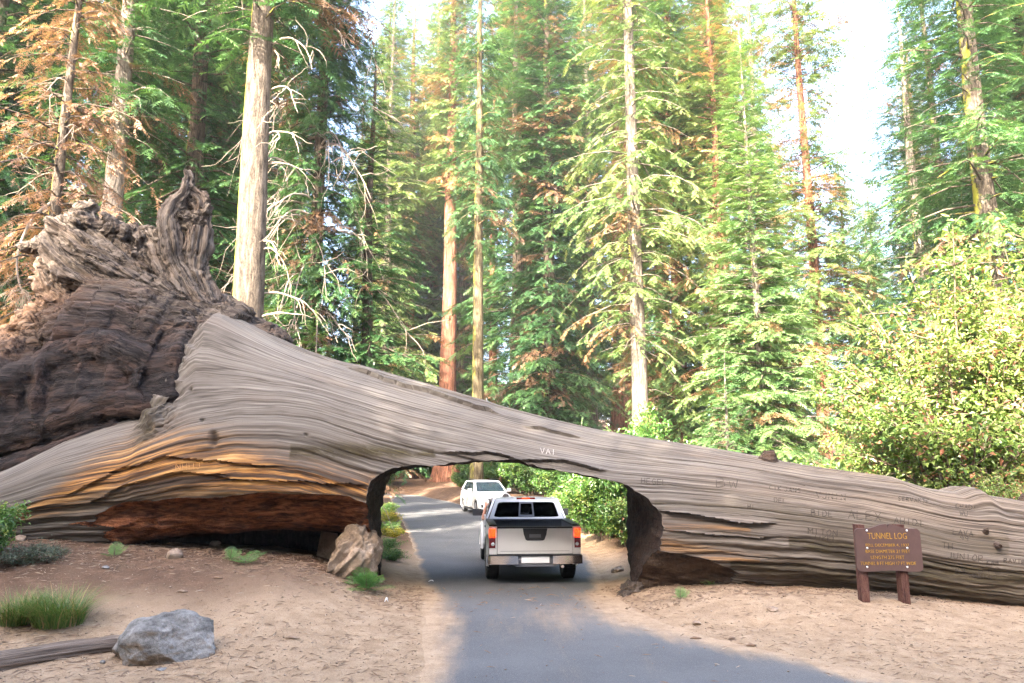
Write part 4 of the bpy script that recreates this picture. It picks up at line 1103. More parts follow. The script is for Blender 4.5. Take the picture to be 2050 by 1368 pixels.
skinned('shirt', [((0, 0, .02), (.175, .135)), ((0, -.02, .22), (.165, .125)), ((0, -.03, .41), (.18, .115)), ((-.17, -.025, .45), .078), (tuple(sh.lerp(elbow, .22) - R0), .074), ((.18, -.02, .43), .076), ((.235, .06, .31), .066)], [(0, 1), (1, 2), (2, 3), (3, 4), (2, 5), (5, 6)], P_SHIRT, dv)

# --- the white car beyond, facing the viewer: +Y is its rear, origin under its middle
sv = at(950, 1024, 40.2)
suv = empty('parked_car', (-1.36, 39.4, .006), math.radians(16))
tag(suv, 'white sport utility car facing the viewer at the road edge beyond the tunnel', 'car')
def suv_pts(y, hw, z0, z1, tum=.06):
    return [(-hw * .96, y, z0), (-hw, y, z0 + .12), (-hw, y, (z0 + z1) * .5), (-hw + tum * .5, y, z1 - .10), (-hw + tum * 1.8, y, z1 - .015), (-hw * .5, y, z1 + .02), (hw * .5, y, z1 + .02), (hw - tum * 1.8, y, z1 - .015), (hw - tum * .5, y, z1 - .10), (hw, y, (z0 + z1) * .5), (hw, y, z0 + .12), (hw * .96, y, z0)]
st_ = [(-2.37, .50, .36, .60), (-2.33, .66, .30, .74), (-2.20, .80, .25, .86), (-1.95, .885, .22, .94), (-1.45, .915, .20, 1.02), (-.95, .92, .20, 1.08), (-.4, .92, .20, 1.10), (.6, .92, .20, 1.12), (1.6, .92, .22, 1.15), (2.15, .90, .26, 1.16), (2.34, .84, .32, 1.12), (2.38, .7, .4, 1.0)]
bm = bmesh.new(); R_ = [[bm.verts.new(p) for p in suv_pts(*s)] for s in st_]
for A, B in zip(R_, R_[1:]):
    for k in range(11): bm.faces.new((A[k], A[k + 1], B[k + 1], B[k]))
    bm.faces.new((A[11], A[0], B[0], B[11]))
bm.faces.new(R_[0][::-1]); bm.faces.new(R_[-1])
cut = bm_obj('body', bm, P_WHITE, suv, smooth=True)
bmc = bmesh.new()
for ya in (-1.42, 1.44):
    for s in (-1, 1): bm_prism(bmc, [(ya + .40 * math.cos(a * math.pi / 12), .36 + .40 * math.sin(a * math.pi / 12)) for a in range(24)], 'x', *sorted((s * .62, s * 1.1)))
cu = bm_obj('arch_cut', bmc, P_BLACK, suv)
md = cut.modifiers.new('b', 'BOOLEAN'); md.object = cu; md.solver = 'EXACT'
nm_ = evaluated(cut); cut.modifiers.clear(); cut.data = nm_; nm_.set_sharp_from_angle(angle=math.radians(35)); bpy.data.objects.remove(cu)
gb, gt_ = 1.09, 1.62
for s in (-1, 1):
    so = [Vector((s * .875, -.95, gb)), Vector((s * .875, 2.05, gb + .06)), Vector((s * .68, 1.75, gt_)), Vector((s * .68, -.15, gt_))]
    bm = bmesh.new(); ring_panel(bm, so, inset(so, .06, .10, .05, .11), .03 * s); bm_obj('side_frame', bm, P_WHITE, suv, .008)
    ins = inset(so, .05, .09, .045, .10)
    for a, b in ((0, .40), (.43, .74), (.77, 1)):
        pane('side_window', sub(ins, a, b), P_WIND, suv, Vector((-s * .012, 0, 0)))
    for f_ in (.415, .755):
        bm = bmesh.new()
        q = sub(ins, f_ - .012, f_ + .012); vs = [bm.verts.new(p) for p in q]; bm.faces.new(vs)
        bmesh.ops.solidify(bm, geom=bm.faces[:], thickness=.012)
        bm_obj('door_pillar', bm, P_BLACK, suv)
    mr = box_obj('side_mirror', (*sorted((s * .93, s * 1.13)), -.78, -.66, 1.10, 1.26), P_WHITE, suv, .04, 3)
    box_obj('mirror_arm', (*sorted((s * .86, s * .95)), -.75, -.70, 1.12, 1.16), P_BLACK, mr)
    rl = lathe('roof_rail', [(-.1, .012), (0, .018), (1.5, .018), (1.6, .012)], P_BLACK, suv, 8, (s * .60, 0, gt_ + .085), 'y')
    bm = bmesh.new(); bm_prism(bm, [(s * .44, .66), (s * .80, .72), (s * .82, .88), (s * .74, .92), (s * .46, .80)], 'y', -2.34, -2.05)
    for v in bm.verts: v.co.y += max(0, abs(v.co.x) - .45) * .48
    bm_obj('headlight', bm, P_LENS, suv, .015)
    bm = bmesh.new(); bm_prism(bm, [(s * .52, .36), (s * .78, .38), (s * .80, .52), (s * .56, .50)], 'y', -2.37, -2.15)
    for v in bm.verts: v.co.y += max(0, abs(v.co.x) - .5) * .4
    fl = bm_obj('fog_light_recess', bm, P_BLACK, suv, .008)
    lathe('fog_light', [(-2.335, .045), (-2.345, .03)], P_LENS, fl, 12, (s * .66, 0.03, .44), 'y')
    box_obj('sill_trim', (*sorted((s * .915, s * .935)), -.95, 1.0, .22, .32), P_BLACK, suv, .01)
    box_obj('door_seam', (*sorted((s * .918, s * .923)), .28, .292, .34, 1.08), P_BLACK, suv)
    wheel(suv, s * .80, -1.42, .355, .22, s, 5); wheel(suv, s * .80, 1.44, .355, .22, s, 5)
ws = [Vector((.84, -1.12, gb - .02)), Vector((-.84, -1.12, gb - .02)), Vector((-.66, -.16, gt_)), Vector((.66, -.16, gt_))]
bm = bmesh.new(); ring_panel(bm, ws, inset(ws, .05, .05, .03, .09), .03); bm_obj('windscreen_frame', bm, P_WHITE, suv, .006)
pane('windscreen', inset(ws, .04, .04, .02, .08), P_WIND, suv, Vector((0, -.004, 0)))
rs_ = [Vector((-.82, 2.1, gb + .05)), Vector((.82, 2.1, gb + .05)), Vector((.66, 1.78, gt_)), Vector((-.66, 1.78, gt_))]
pane('rear_window', rs_, P_WIND, suv)
bm = bmesh.new(); g = []
for i_ in range(11):
    row = []
    for j_ in range(11):
        a, b = i_ / 5 - 1, j_ / 10
        row.append(bm.verts.new((a * .69, -.2 + b * 2.08, gt_ + .07 * (1 - a ** 4) * (1 - abs(b * 2 - 1) ** 3) - .012)))
    g.append(row)
for i_ in range(10):
    for j_ in range(10): bm.faces.new((g[i_][j_], g[i_ + 1][j_], g[i_ + 1][j_ + 1], g[i_][j_ + 1]))
bmesh.ops.solidify(bm, geom=bm.faces[:], thickness=.03)
bm_obj('roof', bm, P_WHITE, suv, smooth=True)
bm = bmesh.new(); bm_prism(bm, [(-.42, .62), (.42, .62), (.46, .80), (-.46, .80)], 'y', -2.385, -2.3)
gr = bm_obj('grille', bm, P_BLACK, suv, .01)
box_obj('grille_bar', (-.44, .44, -2.40, -2.37, .70, .725), P_CHROME, gr, .006)
box_obj('lower_grille', (-.50, .50, -2.38, -2.3, .34, .50), P_BLACK, suv, .02)
box_obj('bumper_lip', (-.80, .80, -2.33, -2.1, .22, .29), P_BLACK, suv, .03)
box_obj('front_plate', (-.16, .16, -2.40, -2.385, .52, .60), P_PLATE, suv, .004)
bm = bmesh.new(); bm_box(bm, -.6, .6, -2.0, 2.1, .16, .4); bm_obj('chassis', bm, P_BLACK, suv)
# ---------------------------------------------------------------- the park sign
M_BRN = m_plain('brown_painted_board', (0.070, 0.036, 0.030), .7, nz=.3, sc=7)
M_BRNW = m_bark('brown_post_wood', (0.035, 0.016, 0.012), (0.095, 0.045, 0.036), (0.15, 0.08, 0.062), 0, 6)
M_YEL = m_plain('yellow_routed_lettering', (0.37, 0.20, 0.012), .8, nz=.9, sc=28)
M_BOLT = m_plain('zinc_bolt', (0.62, 0.65, 0.68), .3, .7)
M_SCUF = m_plain('pale_scuff', (0.30, 0.20, 0.17), .9)
s0, s1 = gpt(1731, 1206), gpt(1812, 1207)
sc_ = (s0 + s1) / 2
SY = sc_.y
sign = empty('information_sign', (sc_.x, SY, gz1(sc_.x, SY)), 0)
tag(sign, 'brown wooden board with yellow routed lettering on two posts before the log', 'sign')
PXM = F / SY * 1.0
def spt(u, v):
    p = at(u, v, SY - .1); return (p.x - sc_.x, p.z - sign.location.z)
x0, zt_ = spt(1709, 1058); x1, _ = spt(1839, 1058); _, zb_ = spt(1775, 1144); cx = (x0 + x1) / 2
hw = (x1 - x0) / 2
out = []
def addc(cx_, cz_, r, a0, a1, n=6):
    for k in range(n + 1):
        a = math.radians(a0 + (a1 - a0) * k / n); out.append((cx_ + r * math.cos(a), cz_ + r * math.sin(a)))
H_ = zt_ - zb_
addc(cx - hw + .07, zb_ + .07, .07, 180, 270); 
out += [(cx - .3, zb_ - .004), (cx - .15, zb_ + .012), (cx, zb_ + .016), (cx + .15, zb_ + .012), (cx + .3, zb_ - .004)]
addc(cx + hw - .07, zb_ + .07, .07, 270, 360); addc(cx + hw - .07, zt_ - .07, .07, 0, 90)
for f in (.42, .34, .26, .19, .13, .075, .045, .03): out.append((cx + f * hw * 2 * .72, zt_ + .068 * (.5 + .5 * math.cos(max(0, f - .05) / .37 * math.pi)) ** 1.0 * 1.0))
out += [(cx + .014, zt_ + .05), (cx + .008, zt_ + .012), (cx - .008, zt_ + .012), (cx - .014, zt_ + .05)]
for f in (.03, .045, .075, .13, .19, .26, .34, .42): out.append((cx - f * hw * 2 * .72, zt_ + .068 * (.5 + .5 * math.cos(max(0, f - .05) / .37 * math.pi))))
addc(cx - hw + .07, zt_ - .07, .07, 90, 180)
bm = bmesh.new(); bm_prism(bm, out, 'y', -.135, -.085)
board = bm_obj('board', bm, M_BRN, sign, .009, 2)
for px_ in (1731, 1812):
    a, _ = spt(px_ - 3, 1200); b, _ = spt(px_ + 12, 1200); _, t = spt(px_, 1051)
    box_obj('post', (a, b, -.083, .075, -.5, t), M_BRNW, sign, .012)
for uu in (1733, 1813):
    for vv in (1062, 1097, 1135):
        bx, bz = spt(uu + (1 if vv > 1090 else 0), vv)
        lathe('bolt', [(-.134, .017), (-.140, .016), (-.146, .010), (-.148, .003)], M_BOLT, board, 12, (bx, 0, bz), 'y')
def lettering(body, u, v, size_px, parent):
    cu = bpy.data.curves.new('lettering', 'FONT'); cu.body = body; cu.align_x = 'CENTER'; cu.align_y = 'CENTER'
    p = at(u, v, SY - .14); cu.size = 1.0; cu.extrude = .004; cu.resolution_u = 3; cu.offset = -.008
    o = bpy.data.objects.new('lettering', cu); COL.objects.link(o)
    me = evaluated(o); bpy.data.objects.remove(o)
    me.materials.clear(); me.materials.append(M_YEL)
    xs_ = np.empty(len(me.vertices) * 3, np.float32); me.vertices.foreach_get('co', xs_); xs_ = xs_.reshape(-1, 3)
    wpx, hpx = size_px; w_, h_ = xs_[:, 0].max() - xs_[:, 0].min(), xs_[:, 1].max() - xs_[:, 1].min()
    m = SY / F
    xs_[:, 0] *= wpx * m / w_; xs_[:, 1] *= hpx * m / h_
    me.vertices.foreach_set('co', xs_.ravel()); me.update()
    t = link('lettering', me, parent); t.rotation_euler = (math.pi / 2, 0, 0)
    bx, bz = spt(u, v); t.location = (bx, -.1355, bz)
    return t
lettering('TUNNEL LOG', 1774, 1073.5, (75, 11.5), board)
lettering('FELL DECEMBER 4, 1937', 1774, 1091.5, (83, 6.2), board)
lettering('BASE DIAMETER 21 FEET', 1775, 1104, (85, 6.2), board)
lettering('LENGTH 275 FEET', 1774.5, 1116, (64, 6.2), board)
lettering('TUNNEL 8 FT HIGH 17 FT WIDE', 1776, 1128, (106, 6.2), board)
# ---------------------------------------------------------------- trees: tapered trunk with limbs, crown of needle sprays
BK_GREY = m_bark('grey_fir_bark', (0.055, 0.045, 0.038), (0.20, 0.165, 0.135), (0.36, 0.31, 0.26), 0.15)
BK_MOSS = m_bark('mossy_fir_bark', (0.030, 0.024, 0.019), (0.105, 0.083, 0.064), (0.20, 0.162, 0.128), 0.48)
BK_OLIVE = m_bark('yellow_mossed_bark', (0.035, 0.028, 0.016), (0.11, 0.085, 0.05), (0.20, 0.16, 0.10), 0.5, lichen=(0.22, 0.20, 0.04))
BK_RED = m_bark('red_sequoia_bark', (0.04, 0.018, 0.012), (0.155, 0.066, 0.040), (0.27, 0.135, 0.088), 0.0, 2.2)
BK_DARK = m_bark('dark_fir_bark', (0.025, 0.02, 0.016), (0.085, 0.063, 0.048), (0.17, 0.13, 0.10), 0.2)
BK_PALE = m_bark('pale_fir_bark', (0.045, 0.035, 0.028), (0.14, 0.115, 0.092), (0.25, 0.215, 0.175), 0.05)
BK_DEAD = m_plain('bare_dead_wood', (0.25, 0.20, 0.155), 0.85, nz=0.5, sc=14)
G_FIR = [(0.0, (0.012, 0.038, 0.016)), (0.35, (0.034, 0.094, 0.032)), (0.7, (0.085, 0.170, 0.052)), (1.0, (0.17, 0.235, 0.075))]
G_YOUNG = [(0.0, (0.026, 0.070, 0.028)), (0.4, (0.065, 0.145, 0.052)), (0.75, (0.12, 0.215, 0.075)), (1.0, (0.18, 0.26, 0.09))]
G_SEQ = [(0.0, (0.026, 0.064, 0.020)), (0.4, (0.070, 0.135, 0.038)), (0.7, (0.135, 0.200, 0.058)), (1.0, (0.23, 0.25, 0.08))]
L_FIR = m_leaf('fir_needles', G_FIR, brown=(0.17, 0.095, 0.055))
L_YOUNG = m_leaf('young_fir_needles', G_YOUNG, brown=(0.19, 0.12, 0.06))
L_SEQ = m_leaf('sequoia_needles', G_SEQ, brown=(0.26, 0.15, 0.07))
L_DEADN = m_leaf('dead_needles', [(0.0, (0.10, 0.052, 0.033)), (0.5, (0.24, 0.13, 0.08)), (1.0, (0.38, 0.24, 0.15))], rnd=0.0)

def sprays_mesh(name, O, D, U, L, W, tint, mat, rs, teeth=5, sag=0.18):
    """one feathered spray per row: O origin, D direction, U up normal, L length, W half width"""
    n = len(O)
    D = D / (np.linalg.norm(D, axis=1)[:, None] + 1e-9)
    Sd = np.cross(D, U); Sd /= np.linalg.norm(Sd, axis=1)[:, None] + 1e-9
    U = np.cross(Sd, D)
    Vs, Ts = [], []
    m = 2 * teeth + 1
    V = np.empty((n, m, 3, 3), np.float32)
    jit = rs.uniform(.75, 1.25, (n, m)); jz = rs.normal(0, .10, (n, m))
    q = 0
    for k in range(teeth):
        f0 = k / teeth * 0.92; f1 = f0 + 0.62 / teeth
        wk = math.sin(math.pi * (0.25 + 0.62 * (k + .5) / teeth)) 
        for sgn in (1, -1):
            tipf = f1 + 0.22 * wk
            a = O + D * (L * f0)[:, None] - U * (sag * L * f0 ** 2)[:, None]
            b = O + D * (L * f1)[:, None] - U * (sag * L * f1 ** 2)[:, None]
            t = O + D * (L * tipf)[:, None] + Sd * (sgn * W * wk * jit[:, q])[:, None] + U * (jz[:, q] * W - sag * L * tipf ** 2)[:, None]
            V[:, q, 0] = a; V[:, q, 1] = b if sgn > 0 else t; V[:, q, 2] = t if sgn > 0 else b
            q += 1
    a = O + D * (L * .82)[:, None] - U * (sag * L * .67)[:, None]
    V[:, q, 0] = a + Sd * (0.22 * W)[:, None]; V[:, q, 1] = a - Sd * (0.22 * W)[:, None]
    V[:, q, 2] = O + D * (L * 1.12)[:, None] - U * (sag * L * 1.25)[:, None]
    T = np.arange(n * m * 3).reshape(-1, 3)
    tn = np.repeat(tint, m * 3)
    return mesh_np(name, V.reshape(-1, 3), [T], [mat], False, {'tint': tn})

def conifer(name, seed, H, r0, base, prof, dz, per, spray, mat_leaf, mat_bark, droop=.35, up=.15, spacing=.3, dead=.04, dead_base=0.0, flare=0.0, sides=12, brown_patch=0.0,
            gap=0.0, bare_sticks=0, lean=(0, 0), tmean=.45, clump=.9, shoot=.34, hang=-.1, teeth=4):
    rs = np.random.RandomState(seed)
    zs = np.concatenate([[-.6, 0, .25, .6, 1.2, 2.2], np.arange(3.5, H, max(1.2, H / 26)), [H]])
    path = np.stack([lean[0] * zs / H + .05 * np.sin(zs * .35 + seed) , lean[1] * zs / H + .05 * np.cos(zs * .27 + seed), zs], -1)
    rad = r0 * (1 - np.clip(zs, 0, H) / H) ** .85 + .012 + r0 * flare * np.exp(-np.clip(zs, 0, 99) / (1.4 if r0 < .8 else 2.6))
    tv, tq, tt = tube_np(path, rad, sides)
    ang = np.arctan2(tv[:, 1], tv[:, 0])
    if flare:
        rr = np.hypot(tv[:, 0] - np.interp(tv[:, 2], zs, path[:, 0]), tv[:, 1] - np.interp(tv[:, 2], zs, path[:, 1]))
        but = 1 + .16 * flare * np.cos(ang * 7 + np.sin(ang * 2 + seed) * 2) * np.exp(-np.clip(tv[:, 2], 0, 99) / 3.5)
        tv[:, 0] *= but; tv[:, 1] *= but
    tubes = [(tv, tq, tt)]
    BR = []
    z = base
    while z < H - .3:
        t = (z - base) / (H - base)
        npw = max(3, int(round(per * (1 - .35 * t))))
        ph = rs.uniform(0, 6.28)
        for k in range(npw):
            if rs.rand() < gap: continue
            a = ph + k * 2 * math.pi / npw + rs.normal(0, .3)
            zz = z + rs.uniform(-dz, dz) * .6
            lump = float(perlin(np.array([[math.cos(a) * 1.2, math.sin(a) * 1.2, zz * .26 + seed * 3.3]]))[0])
            lf = max(.18, prof(t) * rs.uniform(.6, 1.1) * (1 + .5 * lump))
            isdead = rs.rand() < dead + dead_base * max(0, 1 - t * 4)
            pb = brown_patch and float(perlin(np.array([[math.cos(a) * 1.2 + seed, math.sin(a) * 1.2, zz * .35]]))[0]) > .5 - brown_patch
            BR.append((zz, a, lf, up + .5 * t ** 2 + rs.normal(0, .09), droop * (1 - .6 * t) * rs.uniform(.5, 1.5), rs.normal(0, .16),
                       2.0 if (isdead or pb) else tmean + .5 * lump * .45 + rs.normal(0, .1), rs.uniform(.5, 1.1) if isdead else 1))
        z += dz * (1 - .3 * t) * rs.uniform(.75, 1.25)
    B = np.array(BR)
    def bpos(i, sv):
        zz, a, lf, upk, dr, bend = B[i, 0], B[i, 1], B[i, 2], B[i, 3], B[i, 4], B[i, 5]
        h = np.stack([np.cos(a), np.sin(a)], -1); sd = np.stack([-h[:, 1], h[:, 0]], -1)
        x0 = np.stack([np.interp(zz, zs, path[:, 0]), np.interp(zz, zs, path[:, 1])], -1)
        xy = x0 + h * (lf * sv)[:, None] + sd * (bend * lf * sv * sv)[:, None]
        return np.concatenate([xy, (zz + lf * (upk * sv - dr * sv * sv))[:, None]], 1)
    for i in np.where(B[:, 2] > .5)[0]:
        lf = B[i, 2]; ix = np.full(4, i)
        tubes.append(tube_np(bpos(ix, np.array([0, .35, .7, .97])), np.array([1, .7, .4, .15]) * min(.011 * lf + .010, r0 * .4), 4, False))
    # side shoots along every limb, sprays along every shoot
    nb = np.maximum(2, (B[:, 2] * .92 / spacing)).astype(int)
    bi = np.repeat(np.arange(len(B)), nb); k_in = np.arange(len(bi)) - np.repeat(np.cumsum(nb) - nb, nb)
    sv = .08 + .92 * (k_in + rs.uniform(.1, .9, len(bi))) / nb[bi]
    side = np.where(rs.rand(len(bi)) < .5, 1.0, -1.0)
    keep = rs.rand(len(bi)) < clump * B[bi, 7]
    bi, sv, side = bi[keep], sv[keep], side[keep]
    p = bpos(bi, sv); d = bpos(bi, sv + .04) - bpos(bi, sv - .04); d /= np.linalg.norm(d, axis=1)[:, None]
    a = B[bi, 1]; sd = np.stack([-np.sin(a), np.cos(a), 0 * a], -1)
    lf = B[bi, 2]
    sl = np.minimum(shoot * lf * (1 - .72 * sv) + .22, 1.9) * rs.uniform(.6, 1.2, len(bi))
    dd = d * rs.uniform(.45, .9, len(bi))[:, None] + sd * (side * rs.uniform(.5, 1.0, len(bi)))[:, None]
    dd[:, 2] += rs.normal(hang, .14, len(bi)); dd /= np.linalg.norm(dd, axis=1)[:, None]
    ns = np.maximum(1, (sl / (spray * .30))).astype(int)
    si = np.repeat(np.arange(len(bi)), ns); k_in = np.arange(len(si)) - np.repeat(np.cumsum(ns) - ns, ns)
    w = (k_in + .35 + .4 * rs.rand(len(si))) / ns[si]
    O = p[si] + dd[si] * (sl[si] * w)[:, None]; O[:, 2] -= sl[si] * w * w * (.12 + .5 * droop)
    n_ = len(si)
    s2 = np.cross(dd[si], [0, 0, 1.0]); s2 /= np.linalg.norm(s2, axis=1)[:, None] + 1e-6
    alt = np.where((k_in + si) % 2 == 0, 1.0, -1.0)
    D = dd[si] + s2 * (alt * rs.uniform(.2, .95, n_))[:, None]; D[:, 2] += rs.normal(-.10, .2, n_)
    U = np.stack([rs.normal(0, .38, n_), rs.normal(0, .38, n_), np.ones(n_)], -1)
    L = spray * rs.uniform(.6, 1.2, n_); W = L * rs.uniform(.26, .40, n_)
    tb = B[bi[si], 6]
    TN = np.where(tb > 1.5, 1.03 + .95 * rs.rand(n_), np.clip(tb + .22 * sv[si] + .12 * w - .14 + rs.normal(0, .09, n_), 0, 1))
    top = np.array([[path[-1, 0], path[-1, 1], H - .3]])
    O = np.concatenate([O, top]); D = np.concatenate([D, [[0, .02, 1.]]]); U = np.concatenate([U, [[1., 0, 0]]]); L = np.append(L, .5); W = np.append(W, .1); TN = np.append(TN, .8)
    for _ in range(bare_sticks):
        zz = rs.uniform(1.5, max(base * 1.3, H * .3)); a = rs.uniform(0, 6.28); l_ = rs.uniform(.3, 1.6)
        x0 = np.array([np.interp(zz, zs, path[:, 0]), np.interp(zz, zs, path[:, 1]), zz]); h = np.array([math.cos(a), math.sin(a), rs.uniform(-.5, .2)])
        tubes.append(tube_np(np.array([x0, x0 + h * l_ * .5, x0 + h * l_ + [0, 0, -.25 * l_]]), np.array([.022, .014, .005]), 4, False))
    Vt, Qt, Tt = join_np(tubes)
    tm = mesh_np('trunk', Vt, [Qt, Tt], [mat_bark], True)
    cm = sprays_mesh('crown', O, D, U, L, W, TN, mat_leaf, rs, teeth)
    return tm, cm

VAR = {}
def cone(r, p=1.0): return lambda t: r * (1 - t) ** p + .12
def column(r, a=.25): return lambda t: r * min(1, (t / a) ** .6 + .25) * (1 - t ** 2.2) ** .8 + .15
def irregular(r, seed):
    rs = random.Random(seed); k = [rs.uniform(.55, 1.1) for _ in range(14)]
    return lambda t: r * (k[int(t * 12)] * (1 - (t * 12) % 1) + k[int(t * 12) + 1] * ((t * 12) % 1)) * (1 - t ** 1.8) ** .8 + .15
VAR['young'] = conifer('young', 1, 17.5, .17, .5, cone(2.9, .95), .30, 9, .33, L_YOUNG, BK_GREY, .22, .10, .15, .02, .12, tmean=.58, shoot=.30, clump=1, teeth=4)
VAR['fir'] = conifer('fir', 2, 45, .55, 2.5, irregular(4.9, 4), .48, 8, .48, L_FIR, BK_DARK, .42, .12, .20, .05, .10, flare=.35, brown_patch=.12, tmean=.50, clump=1)
VAR['boughs'] = conifer('boughs', 13, 34, .42, 3.0, irregular(4.0, 9), .56, 6, .27, L_FIR, BK_DARK, .40, .06, .20, .05, .15, flare=.3, tmean=.38, clump=1, teeth=3)
VAR['dark'] = conifer('dark', 3, 34, .42, 3.0, irregular(4.2, 9), .50, 7, .44, L_FIR, BK_DARK, .38, .08, .22, .05, .15, flare=.3, tmean=.34, clump=1)
VAR['sequoia'] = conifer('sequoia', 4, 66, 1.15, 29, irregular(5.4, 2), .75, 7, .70, L_SEQ, BK_RED, .30, .12, .27, .05, .0, flare=.75, sides=28, brown_patch=.05, tmean=.5, clump=1)
VAR['pine'] = conifer('pine', 5, 44, .40, 6, irregular(3.9, 6), .58, 7, .52, L_SEQ, BK_PALE, .35, .08, .25, .06, .1, flare=.25, bare_sticks=25, tmean=.5, clump=.95)
VAR['bare'] = conifer('bare', 6, 40, .52, 15, irregular(3.6, 8), .65, 6, .55, L_FIR, BK_GREY, .4, .05, .26, .10, .2, flare=.25, bare_sticks=40, tmean=.4, clump=1)
VAR['small'] = conifer('small', 7, 7.0, .09, .3, cone(1.5, .9), .25, 7, .24, L_FIR, BK_GREY, .18, .12, .16, .03, .1, tmean=.55, clump=1, teeth=3)
VAR['deadfir'] = conifer('deadfir', 8, 21, .20, 5.0, irregular(2.7, 5), .50, 6, .22, L_DEADN, BK_MOSS, .6, .05, .22, .0, .0, gap=.12, bare_sticks=45, tmean=.5, hang=-.3, teeth=3)
VAR['sparse'] = conifer('sparse', 10, 44, .36, 7, irregular(3.4, 11), .62, 7, .33, L_SEQ, BK_PALE, .5, .0, .22, .10, .2, flare=.25, bare_sticks=60, tmean=.55, gap=.15, clump=.8, hang=-.25)
VAR['golden'] = conifer('golden', 9, 40, .34, 6, irregular(3.7, 3), .60, 7, .60, L_SEQ, BK_RED, .30, .10, .26, .10, .0, flare=.3, tmean=.65, brown_patch=.10, clump=1)
for k_, (a_, b_) in VAR.items(): print(k_, len(a_.polygons), len(b_.polygons))

def tree(name, label, var, x, y, scale=1.0, rz=0.0, bark=None, group=None, cat='tree', z=None, sxy=None):
    t = empty(name, (x, y, (gz1(x, y) if z is None else z) - .05), rz)
    tag(t, label, cat, group)
    s = (scale, scale, scale) if sxy is None else (sxy, sxy, scale)
    t.scale = s
    tm, cm = VAR[var]
    tr = link('trunk', tm, t)
    if bark:
        tr.material_slots[0].link = 'OBJECT'; tr.material_slots[0].material = bark
    link('crown', cm, t)
    return t
def tpx(name, label, var, u, depth, scale=1.0, rz=0.0, bark=None, group=None, v=500, **k):
    p = at(u, v, depth)
    return tree(name, label, var, p.x, depth, scale, rz, bark, group, **k)

# the trees one can tell apart, left to right
tpx('fir_tree', 'slim grey fir trunk at the far left edge beyond the root plate', 'dark', 22, 31, .95, .4, BK_GREY)
DT = tpx('dead_fir_tree', 'thin fir with rusty dead needles and a sunlit mossy stem behind the root plate', 'deadfir', 104, 19.5, 1.0, 1.0)
tpx('fir_tree', 'thick grey fir trunk standing straight behind the middle of the root plate', 'bare', 214, 25, .85, 2.0, BK_GREY)
tpx('fir_tree', 'dark fir with blackish trunk behind the tall root prong', 'boughs', 372, 29, 1.15, 3.1)
PT = tpx('fir_tree', 'tall pale bare trunk with moss at its left edge rising from behind the log', 'bare', 503, 22, 1.0, .3, BK_MOSS, v=450)
TT = tpx('fir_tree', 'dark green fir hung with a tangle of bare grey branches and brown clumps', 'fir', 632, 26, .80, 4.0, sxy=.55)
tpx('sequoia_tree', 'slim red sequoia at the left of the road beyond the tunnel', 'sequoia', 812, 88, .95, 1.0, v=800)
tpx('sequoia_tree', 'big red sequoia with a broad fluted base standing where the road bends', 'sequoia', 897, 74, 1.0, 2.5, v=780, sxy=.82)
tpx('fir_tree', 'straight moss-covered trunk just right of the big red sequoia', 'bare', 957, 46, 1.1, .7, BK_OLIVE, v=600, sxy=.8)
tpx('fir_tree', 'thin reddish trunk between the mossy trunk and the massive central fir', 'bare', 986, 62, .9, 1.7, BK_RED, v=700)
tpx('fir_tree', 'massive fir in the centre hung with brown dead patches', 'fir', 1098, 50, 1.08, .2, sxy=.98)
tpx('fir_tree', 'white sunlit trunk with sparse pale foliage right of the massive central fir', 'sparse', 1271, 33, 1.05, 3.9, BK_PALE, v=500)
tpx('fir_tree', 'brownish trunk with drooping dry foliage right of the white sunlit trunk', 'fir', 1352, 43, .9, 5.1, BK_RED)
tpx('young_fir_tree', 'bright green young fir of perfect cone shape behind the log', 'young', 1506, 25, 1.0, .9, v=500)
tpx('sequoia_tree', 'tall sequoia with golden brown foliage tips beside the sky gap', 'golden', 1615, 44, 1.1, 4.2, v=350)
tpx('fir_tree', 'tall fir rising behind the tip of the cone-shaped young fir', 'pine', 1502, 60, 1.15, 2.2, v=100)
tpx('fir_tree', 'narrow dark green fir on the right bounding the sky gap', 'boughs', 1842, 31, .66, 1.1, BK_GREY, sxy=.92)
tpx('fir_tree', 'dark fir behind the narrow one on the right of the sky gap', 'dark', 1895, 40, 1.0, 3.3)
tpx('fir_tree', 'dense fir whose top closes the view left of the big red sequoia', 'fir', 768, 78, 1.25, 2.2)
tpx('fir_tree', 'large mossy-trunked fir with dark boughs near the right edge', 'boughs', 1985, 26, 1.1, 5.6, BK_MOSS)
tpx('fir_tree', 'dark fir cut by the right edge of the view', 'fir', 2130, 30, .85, 2.6)
tpx('fir_tree', 'dim fir filling the gap between the grey trunk and the root prong', 'dark', 290, 36, 1.1, 5.0)
tpx('fir_tree', 'dim fir left of the tall pale bare trunk', 'fir', 440, 40, .95, 2.9)
tpx('fir_tree', 'shaded fir at the upper left corner behind the rusty dead fir', 'fir', 60, 38, .95, 1.4)
tpx('fir_tree', 'dense dark fir behind the left end of the root plate', 'dark', -60, 27, 1.1, 2.4)
tpx('young_fir_tree', 'dark young fir with layered boughs behind the log left of the tunnel', 'boughs', 738, 27, .55, 3.0, v=500, sxy=.72)
tpx('small_fir_tree', 'low bushy fir just over the log by the tangle of branches', 'small', 640, 20.5, .85, 1.0)
tpx('small_fir_tree', 'small fir with dead lower twigs beside the pale bare trunk', 'small', 560, 24, 1.0, 2.0)
tpx('small_fir_tree', 'small fir with layered sprays behind the knot on the log', 'small', 1440, 22, .75, 3.0)
tpx('small_fir_tree', 'flat-boughed small fir leaning over the road bank inside the tunnel view', 'small', 1160, 29, .55, 4.0)
